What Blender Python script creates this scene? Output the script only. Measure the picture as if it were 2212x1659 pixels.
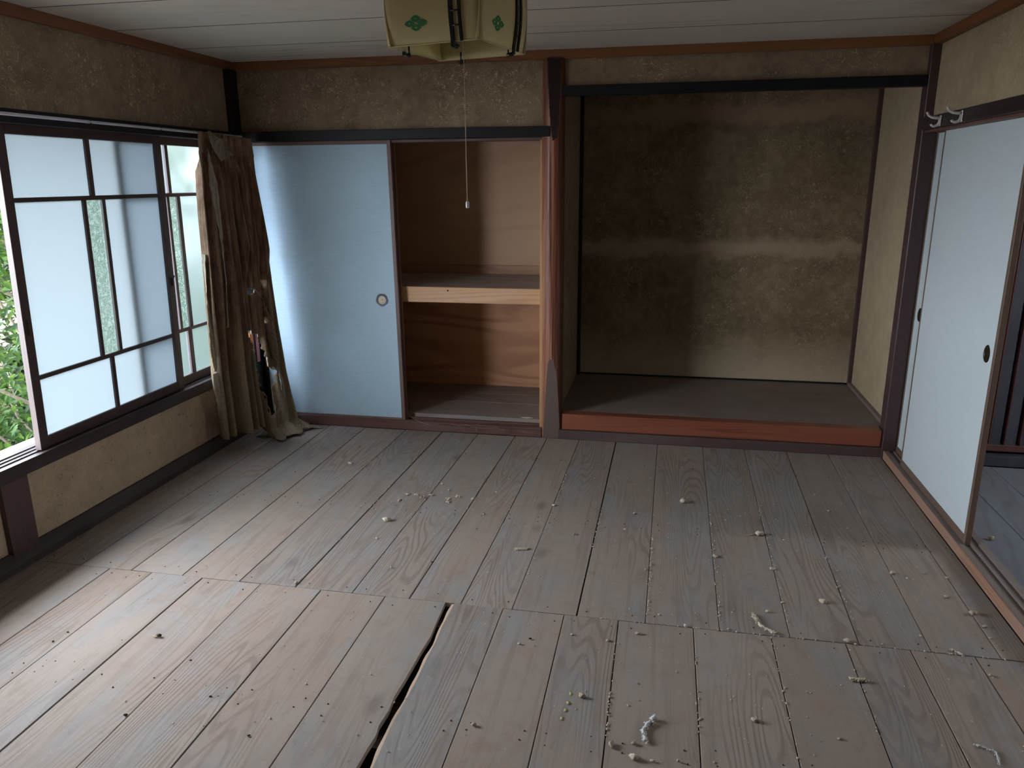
import bpy, bmesh, math, random
from mathutils import Vector, Matrix
random.seed(7)
C = bpy.context.scene.collection
for o in list(bpy.data.objects): bpy.data.objects.remove(o)
sc = bpy.context.scene
PI = math.pi

# ------------------------------------------------------------------ camera
CAM = Vector((2.60808, -4.50678, 1.57875)); YAW, PITCH, ROLL, FPX = 0.197655, -0.262999, -0.0070996, 1640.68
fwd = Vector((-math.sin(YAW)*math.cos(PITCH), math.cos(YAW)*math.cos(PITCH), math.sin(PITCH)))
rt = Vector((math.cos(YAW), math.sin(YAW), 0)); up = rt.cross(fwd)
r2 = math.cos(ROLL)*rt + math.sin(ROLL)*up; u2 = -math.sin(ROLL)*rt + math.cos(ROLL)*up
cd = bpy.data.cameras.new('camera'); cam = bpy.data.objects.new('camera', cd); C.objects.link(cam)
m = Matrix((r2, u2, -fwd)).transposed().to_4x4(); m.translation = CAM; cam.matrix_world = m
cd.sensor_width = 36; cd.lens = FPX/2212*36; cd.clip_start = 0.02; cd.clip_end = 500
sc.camera = cam

# ------------------------------------------------------------------ light
w = bpy.data.worlds.new('sky'); sc.world = w; w.use_nodes = True
bg = w.node_tree.nodes['Background']; bg.inputs[0].default_value = (0.84, 0.92, 1.0, 1); bg.inputs[1].default_value = 27.0
sc.view_settings.view_transform = 'Standard'; sc.view_settings.look = 'None'
sc.view_settings.exposure = 0.0; sc.view_settings.gamma = 1.0; sc.view_settings.use_curve_mapping = False
sc.cycles.max_bounces = 12; sc.cycles.diffuse_bounces = 8; sc.cycles.glossy_bounces = 4; sc.cycles.transmission_bounces = 8
sc.cycles.use_denoising = True; sc.cycles.sample_clamp_indirect = 8.0
def portal(loc, sx, sy, rot):
    l = bpy.data.lights.new('window_portal', 'AREA'); l.shape = 'RECTANGLE'; l.size = sx; l.size_y = sy; l.cycles.is_portal = True
    o = bpy.data.objects.new('window_portal', l); C.objects.link(o); o.location = loc; o.rotation_euler = rot
portal((-0.26, -1.95, 1.12), 4.0, 1.5, (0, PI/2 + PI, 0))
portal((6.3, -1.375, 1.575), .55, .85, (0, PI/2, 0))

# ------------------------------------------------------------------ node helpers
def new_mat(name):
    m = bpy.data.materials.new(name); m.use_nodes = True; nt = m.node_tree; nt.nodes.clear()
    return m, nt
class N:
    def __init__(s, nt): s.nt = nt
    def __call__(s, t, **k):
        n = s.nt.nodes.new(t)
        for a, b in k.items():
            if a.startswith('i_'):
                key = a[2:]; key = int(key) if key.isdigit() else key
                if hasattr(b, 'is_output') or isinstance(b, bpy.types.NodeSocket): s.nt.links.new(b, n.inputs[key])
                else: n.inputs[key].default_value = b
            else: setattr(n, a, b)
        return n
    def link(s, a, b): s.nt.links.new(a, b)
    def math(s, op, a, b=0.0, c=None, clamp=False):
        n = s('ShaderNodeMath', operation=op, use_clamp=clamp)
        for i, v in enumerate((a, b) if c is None else (a, b, c)):
            if isinstance(v, bpy.types.NodeSocket): s.link(v, n.inputs[i])
            else: n.inputs[i].default_value = v
        return n.outputs[0]
    def mix(s, f, a, b, mode='MIX'):
        n = s('ShaderNodeMix', data_type='RGBA', blend_type=mode)
        for i, v in ((0, f), (6, a), (7, b)):
            if isinstance(v, bpy.types.NodeSocket): s.link(v, n.inputs[i])
            elif i == 0: n.inputs[0].default_value = v
            else: n.inputs[i].default_value = (*v[:3], 1)
        return n.outputs[2]
    def ramp(s, v, lo, hi):
        n = s('ShaderNodeMapRange', interpolation_type='SMOOTHSTEP'); s.link(v, n.inputs[0])
        n.inputs[1].default_value = lo; n.inputs[2].default_value = hi
        return n.outputs[0]
    def noise(s, vec, scale, detail=2.0, rough=.5, dist=0.0):
        n = s('ShaderNodeTexNoise'); s.link(vec, n.inputs['Vector']); n.inputs['Scale'].default_value = scale
        n.inputs['Detail'].default_value = detail; n.inputs['Roughness'].default_value = rough; n.inputs['Distortion'].default_value = dist
        return n
    def coord(s, rnd=True, scale=(1, 1, 1)):
        tc = s('ShaderNodeTexCoord'); v = tc.outputs['Object']
        if rnd:
            oi = s('ShaderNodeObjectInfo')
            mu = s.math('MULTIPLY', oi.outputs['Random'], 61.0)
            cb = s('ShaderNodeCombineXYZ'); s.link(mu, cb.inputs[0]); s.link(mu, cb.inputs[1]); s.link(mu, cb.inputs[2])
            s.rand = oi.outputs['Random']
            s.off = cb.outputs[0]
            a = s('ShaderNodeVectorMath', operation='MULTIPLY'); s.link(v, a.inputs[0]); a.inputs[1].default_value = scale
            b = s('ShaderNodeVectorMath', operation='ADD'); s.link(a.outputs[0], b.inputs[0]); s.link(cb.outputs[0], b.inputs[1])
            s.raw = v
            return b.outputs[0]
        return v
    def scaled(s, v, sc_):
        a = s('ShaderNodeVectorMath', operation='MULTIPLY'); s.link(v, a.inputs[0]); a.inputs[1].default_value = sc_
        b = s('ShaderNodeVectorMath', operation='ADD'); s.link(a.outputs[0], b.inputs[0])
        if getattr(s, 'off', None): s.link(s.off, b.inputs[1])
        return b.outputs[0]
    def bump(s, h, strength, dist=.01):
        b = s('ShaderNodeBump'); b.inputs['Strength'].default_value = strength; b.inputs['Distance'].default_value = dist; s.link(h, b.inputs['Height'])
        return b.outputs[0]
    def out(s, sh):
        o = s('ShaderNodeOutputMaterial'); s.link(sh, o.inputs[0])
    def principled(s, col, rough=.6, spec=.5, normal=None, **k):
        p = s('ShaderNodeBsdfPrincipled')
        for key, v in (('Base Color', col), ('Roughness', rough), ('Specular IOR Level', spec)):
            if isinstance(v, bpy.types.NodeSocket): s.link(v, p.inputs[key])
            else: p.inputs[key].default_value = (*v[:3], 1) if key == 'Base Color' else v
        if normal is not None: s.link(normal, p.inputs['Normal'])
        return p.outputs[0]

def L(r, g, b):   # sRGB 0-255 -> linear
    f = lambda c: (c/255/12.92) if c/255 <= .04045 else ((c/255+.055)/1.055)**2.4
    return (f(r), f(g), f(b))

def wood(name, c1, c2, along='y', rings=26.0, contrast=.5, rough=.55, spec=.4, patch=None, patch_amt=.5, across=5.0, fine=.25, bump=.15, var=.15, knots=False, dust=None, mottle=None):
    m, nt = new_mat(name); n = N(nt)
    k = {'x': 0, 'y': 1, 'z': 2}[along]
    def sv(a, l): v = [a, a, a]; v[k] = l; return tuple(v)
    base = n.coord(True, sv(across, .55))
    h = n.noise(base, 1.0, 1.5, .45, .15).outputs[0]
    ring = n.math('SINE', n.math('MULTIPLY', h, rings*6.283))
    ring = n.ramp(ring, -.2, 1.0)
    fam = n.noise(n.scaled(n.raw, sv(2.2, .8)), 1.0, 1.0).outputs[0]
    ring = n.math('MULTIPLY', ring, n.ramp(fam, .38, .62))
    fn = n.noise(n.scaled(n.raw, sv(110, 4)), 1.0, 3.0, .6).outputs[0]
    f = n.math('ADD', n.math('MULTIPLY', ring, contrast), n.math('MULTIPLY', n.math('SUBTRACT', fn, .5), fine), clamp=True)
    col = n.mix(f, c1, c2)
    if patch:
        pn = n.noise(n.scaled(n.raw, sv(5.0, 1.6)), 1.0, 4.0, .62, .6).outputs[0]
        col = n.mix(n.math('MULTIPLY', n.ramp(pn, .44, .66), patch_amt), col, patch)
        pd = n.noise(n.scaled(n.raw, sv(9.0, 5.0)), 1.0, 4.0, .6, .4).outputs[0]
        col = n.mix(n.math('MULTIPLY', n.ramp(pd, .58, .78), .45), col, tuple(x*.62 for x in c1))
    if mottle:
        st = n.noise(n.scaled(n.raw, sv(38, 1.3)), 1.0, 3.0, .6, .2).outputs[0]
        col = n.mix(n.math('MULTIPLY', n.ramp(st, .50, .68), .45), col, tuple(x*.60 for x in c1))
        m1 = n.noise(n.scaled(n.raw, (11, 11, 11)), 1.0, 5.0, .65, .5).outputs[0]
        col = n.mix(n.math('MULTIPLY', n.ramp(m1, .50, .70), .5), col, mottle)
        m2 = n.noise(n.scaled(n.raw, (24, 17, 24)), 1.0, 5.0, .7, .8).outputs[0]
        col = n.mix(n.math('MULTIPLY', n.ramp(m2, .56, .74), .40), col, tuple(x*.55 for x in c1))
        m3 = n.noise(n.scaled(n.raw, (300, 300, 300)), 1.0, 2.0, .6).outputs[0]
        col = n.mix(n.math('MULTIPLY', n.ramp(m3, .64, .72), .35), col, tuple(min(1, x*1.7) for x in c1))
    if knots:
        vo = n('ShaderNodeTexVoronoi'); n.link(n.scaled(n.raw, sv(3.2, 1.5)), vo.inputs['Vector']); vo.inputs['Scale'].default_value = 1.0
        kd = n.ramp(vo.outputs['Distance'], .13, .02)
        col = n.mix(n.math('MULTIPLY', kd, .5), col, tuple(x*.5 for x in c2))
    if dust:
        dn = n.noise(n.scaled(n.raw, (3, 3, 3)), 1.0, 5.0, .65).outputs[0]
        sp = n.noise(n.scaled(n.raw, (160, 160, 160)), 1.0, 2.0, .5).outputs[0]
        col = n.mix(n.math('MULTIPLY', n.ramp(dn, .35, .75), dust[3]), col, dust[:3])
        col = n.mix(n.math('MULTIPLY', n.ramp(sp, .70, .76), .5), col, tuple(min(1, x*1.9) for x in c1))
    hv = n('ShaderNodeHueSaturation'); n.link(col, hv.inputs['Color'])
    v = n.math('ADD', n.math('MULTIPLY', n.math('SUBTRACT', n.rand, .5), var*2), 1.0); n.link(v, hv.inputs['Value'])
    sat = n.math('ADD', n.math('MULTIPLY', n.math('SUBTRACT', n.math('FRACT', n.math('MULTIPLY', n.rand, 17.3)), .5), var*2.2), 1.0); n.link(sat, hv.inputs['Saturation'])
    rr = n.math('ADD', n.math('MULTIPLY', n.math('SUBTRACT', fn, .5), .2), rough)
    nm = n.bump(n.math('ADD', n.math('MULTIPLY', f, -1.0), n.math('MULTIPLY', fn, .5)), bump, .004)
    n.out(n.principled(hv.outputs[0], rr, spec, nm))
    return m

def plaster(name, c_lo, c_hi, fibre, fib_amt=.8, scale=1.0, dark_specks=0.0, bands=None, rough=.95):
    m, nt = new_mat(name); n = N(nt)
    tc = n('ShaderNodeNewGeometry'); v = tc.outputs['Position']
    big = n.noise(v, 3.1*scale, 5.0, .6, .3).outputs[0]
    mid = n.noise(v, 17*scale, 4.0, .6, .5).outputs[0]
    f = n.math('ADD', n.math('MULTIPLY', n.math('SUBTRACT', big, .5), 1.6), n.math('ADD', n.math('MULTIPLY', n.math('SUBTRACT', mid, .5), 1.3), .5), clamp=True)
    col = n.mix(f, c_lo, c_hi)
    hsum = None
    for i, (s_, wd) in enumerate(((23, .024), (34, .028), (17, .018))):
        of = n('ShaderNodeVectorMath', operation='ADD'); n.link(v, of.inputs[0]); of.inputs[1].default_value = (i*3.1, i*7.7, i*5.3)
        a = n.noise(of.outputs[0], s_*scale, 0.0, .5, .8).outputs[0]
        ridge = n.ramp(n.math('ABSOLUTE', n.math('SUBTRACT', a, .5)), wd, wd*.3)
        mk = n.ramp(n.noise(of.outputs[0], s_*2.4*scale, 1.0).outputs[0], .50, .57)
        r_ = n.math('MULTIPLY', ridge, mk)
        hsum = r_ if hsum is None else n.math('MAXIMUM', hsum, r_)
    fam = n.ramp(n.noise(v, 4.0, 3.0).outputs[0], .3, .65)
    col = n.mix(n.math('MULTIPLY', n.math('MULTIPLY', hsum, fam), fib_amt), col, fibre)
    if dark_specks:
        d = n.ramp(n.noise(v, 60, 2.0, .6, 1.0).outputs[0], .66, .72)
        col = n.mix(n.math('MULTIPLY', d, dark_specks), col, tuple(x*.35 for x in c_lo))
    if bands:
        sx = n('ShaderNodeSeparateXYZ'); n.link(v, sx.inputs[0])
        wob = n.math('MULTIPLY', n.math('SUBTRACT', n.noise(v, 5.0, 5.0, .65).outputs[0], .5), .22)
        z = n.math('ADD', sx.outputs[2], wob)
        for z0, wd, amt, c in bands:
            g = n.ramp(n.math('ABSOLUTE', n.math('SUBTRACT', z, z0)), wd, wd*.15)
            col = n.mix(n.math('MULTIPLY', g, amt), col, c)
    h = n.math('ADD', n.math('MULTIPLY', hsum, 1.0), n.math('MULTIPLY', n.noise(v, 90, 3.0).outputs[0], .8))
    n.out(n.principled(col, rough, .15, n.bump(h, .35, .003)))
    return m

def plain(name, c, rough=.5, spec=.5, metal=0.0, nscale=30, namt=.25, bump=0.0):
    m, nt = new_mat(name); n = N(nt)
    v = n.coord(True)
    a = n.noise(n.scaled(n.raw, (nscale,)*3), 1.0, 3.0).outputs[0]
    col = n.mix(n.math('MULTIPLY', a, namt*2, clamp=True), c, tuple(x*.6 for x in c))
    p = n('ShaderNodeBsdfPrincipled'); n.link(col, p.inputs['Base Color']); p.inputs['Roughness'].default_value = rough
    p.inputs['Specular IOR Level'].default_value = spec; p.inputs['Metallic'].default_value = metal
    if bump: n.link(n.bump(a, bump, .004), p.inputs['Normal'])
    n.out(p.outputs[0])
    return m

def paper(name, c, axis='z', amt=.10, stain=None):
    m, nt = new_mat(name); n = N(nt)
    n.coord(True)
    sv = (9, 9, 330)
    a = n.noise(n.scaled(n.raw, sv), 1.0, 3.0, .6, .6).outputs[0]
    b = n.noise(n.scaled(n.raw, (2, 2, 3)), 1.0, 3.0).outputs[0]
    f = n.math('ADD', n.math('MULTIPLY', n.ramp(a, .35, .7), .55), n.math('MULTIPLY', b, .3))
    col = n.mix(f, c, tuple(x*(1-amt*2.2) for x in c))
    if stain: col = n.mix(n.math('MULTIPLY', n.ramp(b, .45, .75), .25), col, stain)
    n.out(n.principled(col, .75, .2, n.bump(a, .35, .002)))
    return m

def frosted(name, col, trans):
    m, nt = new_mat(name); n = N(nt)
    v = n.coord(True)
    a = n.noise(n.scaled(n.raw, (40,)*3), 1.0, 3.0).outputs[0]
    c = n.mix(n.ramp(a, .62, .8), trans, tuple(x*.93 for x in trans))
    t = n('ShaderNodeBsdfTranslucent'); n.link(c, t.inputs[0])
    d = n('ShaderNodeBsdfDiffuse'); d.inputs[0].default_value = (*col, 1)
    mx = n('ShaderNodeAddShader'); n.link(t.outputs[0], mx.inputs[0]); n.link(d.outputs[0], mx.inputs[1])
    g = n('ShaderNodeBsdfGlossy'); g.inputs['Roughness'].default_value = .35; g.inputs[0].default_value = (.9, .9, .9, 1)
    m2 = n('ShaderNodeMixShader'); m2.inputs[0].default_value = .04; n.link(mx.outputs[0], m2.inputs[1]); n.link(g.outputs[0], m2.inputs[2])
    n.out(m2.outputs[0])
    return m

def rough_glass(name):
    m, nt = new_mat(name); n = N(nt)
    r = n('ShaderNodeBsdfRefraction'); r.inputs[0].default_value = (.88, .92, 1.0, 1); r.inputs['Roughness'].default_value = .55; r.inputs['IOR'].default_value = 1.12
    t = n('ShaderNodeBsdfTranslucent'); t.inputs[0].default_value = (.085, .10, .112, 1)
    mx = n('ShaderNodeMixShader'); mx.inputs[0].default_value = .45; n.link(r.outputs[0], mx.inputs[1]); n.link(t.outputs[0], mx.inputs[2]); n.out(mx.outputs[0])
    return m

def figured_glass(name):
    m, nt = new_mat(name); n = N(nt)
    n.coord(True)
    a = n.noise(n.scaled(n.raw, (60,)*3), 1.0, 2.0, .5, 1.0).outputs[0]
    nm = n.bump(a, .9, .01)
    r = n('ShaderNodeBsdfRefraction'); r.inputs[0].default_value = (.50, .58, .55, 1); r.inputs['Roughness'].default_value = .22; r.inputs['IOR'].default_value = 1.12; n.link(nm, r.inputs['Normal'])
    t = n('ShaderNodeBsdfTranslucent'); n.link(n.mix(n.ramp(a, .45, .65), (.050, .068, .062), (.088, .112, .102)), t.inputs[0]); n.link(nm, t.inputs['Normal'])
    mx = n('ShaderNodeMixShader'); mx.inputs[0].default_value = .62; n.link(r.outputs[0], mx.inputs[1]); n.link(t.outputs[0], mx.inputs[2])
    n.out(mx.outputs[0])
    return m

def cloth(name, c1, c2, c3, mold=None, translucent=0.0):
    m, nt = new_mat(name); n = N(nt)
    g = n('ShaderNodeNewGeometry'); v = g.outputs['Position']
    a = n.noise(v, 9.0, 4.0, .6, .5).outputs[0]
    b = n.noise(v, 110.0, 3.0, .6, .6).outputs[0]
    col = n.mix(n.ramp(a, .35, .65), c1, c2)
    col = n.mix(n.math('MULTIPLY', n.ramp(b, .5, .62), .55), col, c3)
    sm_ = n('ShaderNodeVectorMath', operation='MULTIPLY'); n.link(v, sm_.inputs[0]); sm_.inputs[1].default_value = (1, 1, .05)
    st = n.noise(sm_.outputs[0], 55.0, 3.0, .6, .3).outputs[0]  # streaks add dark fold gaps and fold highlights to the cloth colour
    col = n.mix(n.math('MULTIPLY', n.ramp(st, .50, .66), .65), col, tuple(x*.42 for x in c1))
    col = n.mix(n.math('MULTIPLY', n.ramp(st, .46, .34), .55), col, tuple(x*1.45 for x in c2))
    if mold:
        sx = n('ShaderNodeSeparateXYZ'); n.link(v, sx.inputs[0])
        zf = n.ramp(n.math('ADD', sx.outputs[2], n.math('MULTIPLY', n.math('SUBTRACT', a, .5), .5)), .95, .25)
        mc = n.mix(n.ramp(b, .40, .64), mold, tuple(x*.70 for x in mold))
        col = n.mix(n.math('MULTIPLY', zf, .75), col, mc)
    fine = n.noise(v, 420.0, 2.0).outputs[0]
    p = n.principled(col, .95, .1, n.bump(n.math('ADD', fine, b), .5, .002))
    if translucent:
        t = n('ShaderNodeBsdfTranslucent'); n.link(col, t.inputs[0])
        mx = n('ShaderNodeMixShader'); mx.inputs[0].default_value = translucent; n.link(p, mx.inputs[1]); n.link(t.outputs[0], mx.inputs[2])
        p = mx.outputs[0]
    n.out(p)
    return m

def leafmat(name, c1, c2, c3):
    m, nt = new_mat(name); n = N(nt)
    g = n('ShaderNodeNewGeometry'); v = g.outputs['Position']
    a = n.noise(v, 2.2, 2.0).outputs[0]; b = n.noise(v, 11.0, 1.0).outputs[0]
    col = n.mix(n.ramp(a, .42, .60), c1, c2)
    col = n.mix(n.ramp(b, .50, .66), col, c3)
    p = n.principled(col, .55, .15)
    t = n('ShaderNodeBsdfTranslucent'); n.link(n.mix(.5, col, (.10, .16, .03)), t.inputs[0])
    mx = n('ShaderNodeMixShader'); mx.inputs[0].default_value = .30; n.link(p, mx.inputs[1]); n.link(t.outputs[0], mx.inputs[2])
    n.out(mx.outputs[0])
    return m

M = {}
M['plank'] = wood('aged_plank', (.315, .248, .208), (.125, .092, .075), 'y', 30, .46, .66, .18, patch=(.262, .258, .258), patch_amt=.75, across=5.5, fine=.35, bump=.25, var=.07, knots=True, dust=(.35, .315, .29, .3), mottle=(.255, .19, .155))
M['plank_blue'] = wood('hall_plank', (.20, .195, .21), (.09, .085, .09), 'y', 12, .4, .5, .45, patch=(.22, .25, .30), patch_amt=.7, across=4, fine=.3, var=.1, dust=(.27, .29, .33, .3))
M['plank_x'] = wood('closet_plank', (.26, .21, .19), (.12, .095, .08), 'x', 12, .45, .65, .3, patch=(.18, .17, .17), across=4, fine=.3, var=.15, dust=(.27, .25, .24, .4))
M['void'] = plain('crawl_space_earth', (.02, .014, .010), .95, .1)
M['split'] = wood('fresh_split_wood', (.52, .36, .25), (.35, .20, .13), 'y', 10, .5, .7, .2)
M['ceiling'] = wood('ceiling_board', (.72, .66, .57), (.36, .32, .26), 'x', 7, .34, .6, .3, across=4, fine=.5, bump=.05, var=.04, patch=(.62, .61, .59), patch_amt=.3)
M['trim_orange'] = wood('ceiling_trim', (.26, .105, .035), (.12, .045, .018), 'x', 12, .5, .5, .4, across=14, var=.05)
M['trim_orange_y'] = wood('ceiling_trim_side', (.22, .085, .035), (.10, .04, .018), 'y', 12, .5, .5, .4, across=14, var=.05)
M['black'] = wood('black_lacquered_wood', (.012, .011, .013), (.005, .004, .005), 'x', 10, .3, .5, .22, across=12)
M['black_z'] = wood('black_lacquered_post', (.010, .009, .010), (.005, .004, .005), 'z', 10, .3, .5, .4, across=12)
M['dark'] = wood('dark_stained_wood', (.066, .036, .036), (.034, .018, .018), 'z', 12, .5, .38, .5, across=12, var=.1)
M['dark_y'] = wood('dark_stained_beam', (.036, .024, .026), (.018, .011, .012), 'y', 12, .5, .36, .5, across=12, var=.1)
M['sash'] = wood('window_sash_wood', (.050, .028, .024), (.022, .012, .011), 'z', 12, .6, .42, .5, across=14, var=.15)
M['sash_y'] = wood('window_rail_wood', (.052, .027, .022), (.018, .010, .009), 'y', 10, .6, .42, .5, across=9, var=.15)
M['base'] = wood('dark_base_timber', (.058, .045, .047), (.03, .022, .022), 'y', 10, .4, .7, .3, across=10, dust=(.12, .10, .10, .4))
M['sill_red'] = wood('red_brown_sill', (.125, .062, .052), (.06, .028, .024), 'x', 12, .5, .6, .35, across=10, dust=(.24, .17, .15, .35))
M['sill_dark'] = wood('dark_red_sill', (.075, .040, .036), (.04, .02, .018), 'x', 12, .5, .6, .3, across=10, dust=(.15, .11, .10, .3))
M['alcove_beam'] = wood('red_polished_beam', (.27, .082, .045), (.12, .03, .016), 'x', 14, .65, .35, .5, across=11, fine=.4)
def pillar_mat():
    m, nt = new_mat('red_log_wood'); n = N(nt); n.coord(True)
    a = n.noise(n.scaled(n.raw, (75, 75, 1.1)), 1.0, 3.0, .6, .4).outputs[0]
    b = n.noise(n.scaled(n.raw, (28, 28, .8)), 1.0, 3.0, .55, .6).outputs[0]
    c = n.noise(n.scaled(n.raw, (190, 190, 3.5)), 1.0, 2.0, .6).outputs[0]
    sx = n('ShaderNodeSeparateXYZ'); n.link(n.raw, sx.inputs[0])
    col = n.mix(n.ramp(b, .36, .62), (.34, .165, .098), (.20, .062, .034))
    col = n.mix(n.math('MULTIPLY', n.ramp(a, .50, .62), .8), col, (.075, .022, .013))
    col = n.mix(n.math('MULTIPLY', n.ramp(c, .52, .64), .45), col, (.40, .21, .13))
    col = n.mix(n.math('MULTIPLY', n.ramp(n.math('ADD', sx.outputs[0], n.math('MULTIPLY', n.math('SUBTRACT', b, .5), .04)), -.005, .045), .75), col, (.085, .026, .016))  # right side darker by x: dark red wood plus painted shade
    n.out(n.principled(col, .42, .3, n.bump(n.math('ADD', a, b), .3, .004)))
    return m
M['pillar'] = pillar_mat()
M['pillar_cut'] = wood('planed_pillar_face', (.135, .095, .08), (.07, .045, .038), 'z', 9, .6, .6, .3, across=14, var=.0)
M['pillar_dark'] = plain('dark_pillar_face', (.022, .011, .011), .45, .4)
M['alcove_board'] = wood('alcove_board', (.23, .18, .165), (.14, .105, .096), 'x', 6, .35, .52, .35, across=3, fine=.25, bump=.06, dust=(.32, .275, .26, .4))
M['shelf_beam'] = wood('pine_beam', (.52, .27, .115), (.34, .15, .06), 'x', 12, .6, .55, .3, across=9, fine=.2, patch=(.48, .31, .21), patch_amt=.4)
M['shelf_board'] = wood('dusty_shelf_board', (.42, .38, .35), (.26, .23, .21), 'x', 8, .3, .8, .2, across=4, patch=(.24, .23, .23), patch_amt=.5)
M['pale_jamb'] = wood('pale_jamb', (.50, .30, .16), (.30, .16, .08), 'z', 10, .5, .6, .3, across=20)
M['plywood_up'] = wood('plywood_upper', (.50, .33, .215), (.38, .24, .15), 'x', 8, .35, .6, .25, across=2.5, fine=.15, bump=.05)
M['plywood_low'] = wood('plywood_lower', (.50, .29, .19), (.27, .13, .08), 'x', 10, .6, .6, .25, across=2.5, fine=.2, bump=.05)
M['frame_wood'] = wood('sliding_door_frame', (.17, .098, .082), (.09, .05, .04), 'z', 10, .4, .5, .35, across=20)
M['frame_tan'] = wood('sliding_door_frame_tan', (.15, .10, .075), (.085, .055, .04), 'z', 10, .4, .5, .35, across=20)
M['sill_orange'] = wood('worn_threshold_edge', (.30, .165, .11), (.18, .09, .06), 'y', 10, .5, .6, .3, across=14, dust=(.29, .21, .18, .4))
M['sill_grey'] = wood('dusty_threshold_top', (.20, .165, .15), (.13, .10, .09), 'y', 10, .4, .7, .25, across=14, dust=(.26, .24, .23, .5))
M['fusuma'] = paper('pale_blue_paper', (.46, .60, .70), amt=.08)
M['fusuma_r'] = paper('pale_blue_grey_paper', (.58, .635, .655), amt=.05, stain=(.60, .66, .62))
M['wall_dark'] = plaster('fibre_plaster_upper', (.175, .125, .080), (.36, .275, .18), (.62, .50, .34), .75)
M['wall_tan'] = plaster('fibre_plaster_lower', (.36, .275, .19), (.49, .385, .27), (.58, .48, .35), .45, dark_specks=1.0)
M['wall_right'] = plaster('fibre_plaster_right', (.32, .25, .155), (.46, .37, .235), (.60, .50, .35), .5, .8, dark_specks=.25)
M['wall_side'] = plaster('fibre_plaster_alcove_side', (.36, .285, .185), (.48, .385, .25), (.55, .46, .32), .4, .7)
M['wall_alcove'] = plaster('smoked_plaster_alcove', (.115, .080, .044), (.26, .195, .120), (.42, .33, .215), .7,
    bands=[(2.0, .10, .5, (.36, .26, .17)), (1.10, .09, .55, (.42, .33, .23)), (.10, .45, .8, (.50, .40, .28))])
M['green'] = plain('green_print', (.015, .16, .045), .5, .3, namt=.05)
def shade_plastic():
    m, nt = new_mat('cream_lampshade_plastic'); n = N(nt); n.coord(True)
    a = n.noise(n.scaled(n.raw, (6, 6, 6)), 1.0, 3.0).outputs[0]
    col = n.mix(a, (.62, .54, .32), (.55, .47, .26))
    p = n.principled(col, .45, .4)
    t = n('ShaderNodeBsdfTranslucent'); t.inputs[0].default_value = (.80, .74, .42, 1)
    mx = n('ShaderNodeMixShader'); mx.inputs[0].default_value = .35; n.link(p, mx.inputs[1]); n.link(t.outputs[0], mx.inputs[2]); n.out(mx.outputs[0])
    return m
M['shade'] = shade_plastic()
M['bar'] = plain('black_lacquer_plastic', (.008, .010, .012), .25, .5, namt=.1)
M['white_plastic'] = plain('white_plastic', (.55, .53, .51), .35, .5, namt=.1)
M['rail_white'] = plain('white_enamel_rail', (.62, .60, .66), .35, .5, namt=.1)
M['cord'] = plain('beige_cord', (.45, .36, .25), .8, .2)
M['bronze'] = plain('dark_bronze', (.045, .035, .025), .35, .6, .6, 60, .3)
M['iron'] = plain('blue_black_iron', (.022, .030, .042), .4, .5, .3)
M['ivory'] = plain('ivory_disc', (.60, .53, .38), .5, .4, namt=.1)
M['ink'] = plain('black_ink', (.02, .018, .015), .6, .2)
M['frost'] = frosted('frosted_glass', (.10, .11, .115), (.066, .078, .084))
M['frost_outer'] = rough_glass('outer_frosted_glass')
M['figured'] = figured_glass('figured_glass')
M['alu'] = plain('grey_metal_ledge', (.45, .46, .50), .35, .5, .5)
M['curtain'] = cloth('brown_velvet_cloth', (.215, .124, .078), (.31, .215, .14), (.17, .12, .08), mold=(.34, .28, .18), translucent=.10)
M['lining'] = cloth('pale_curtain_lining', (.50, .43, .33), (.40, .33, .24), (.55, .50, .40), translucent=.25)
M['flap'] = cloth('olive_curtain_back', (.30, .265, .19), (.24, .21, .15), (.36, .33, .24), translucent=.15)
M['frayed'] = cloth('frayed_fibres', (.42, .33, .25), (.34, .26, .19), (.5, .42, .33), translucent=.15)
M['pink'] = plain('faded_pink_card', (.52, .22, .26), .7, .2)
M['orange'] = plain('orange_card', (.80, .26, .08), .7, .2)
M['fluff'] = plain('pale_straw_fluff', (.66, .57, .45), .95, .1, 0, 200, .5, .8)
M['fluff_white'] = plain('white_fluff', (.68, .68, .66), .95, .1, 0, 200, .4, .8)
M['crumb'] = plain('tan_crumb', (.52, .42, .33), .95, .1, 0, 150, .5, .8)
M['chip_dark'] = plain('dark_crumb', (.035, .028, .022), .8, .2, 0, 150, .4, .5)
M['chip_green'] = plain('yellow_green_flake', (.33, .36, .16), .9, .1)
M['web'] = plain('cobweb_thread', (.42, .36, .31), .9, .1)
M['leaf'] = leafmat('glossy_leaf', (.005, .020, .006), (.016, .050, .007), (.046, .085, .010))
M['leaf_far'] = leafmat('far_leaf', (.006, .014, .008), (.014, .028, .010), (.028, .045, .014))
M['bark'] = plain('grey_bark', (.16, .13, .10), .9, .2, 0, 40, .5, .6)
M['ground'] = plain('pale_dry_earth', (.10, .082, .07), .95, .1, 0, 3, .25)
M['slat'] = wood('blue_grey_slat', (.055, .058, .075), (.03, .03, .04), 'z', 8, .4, .5, .4, across=14, patch=(.09, .09, .11), patch_amt=.4)
M['slat_red'] = wood('red_brown_rail', (.15, .05, .045), (.08, .025, .02), 'x', 8, .4, .5, .4, across=14)

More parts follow.
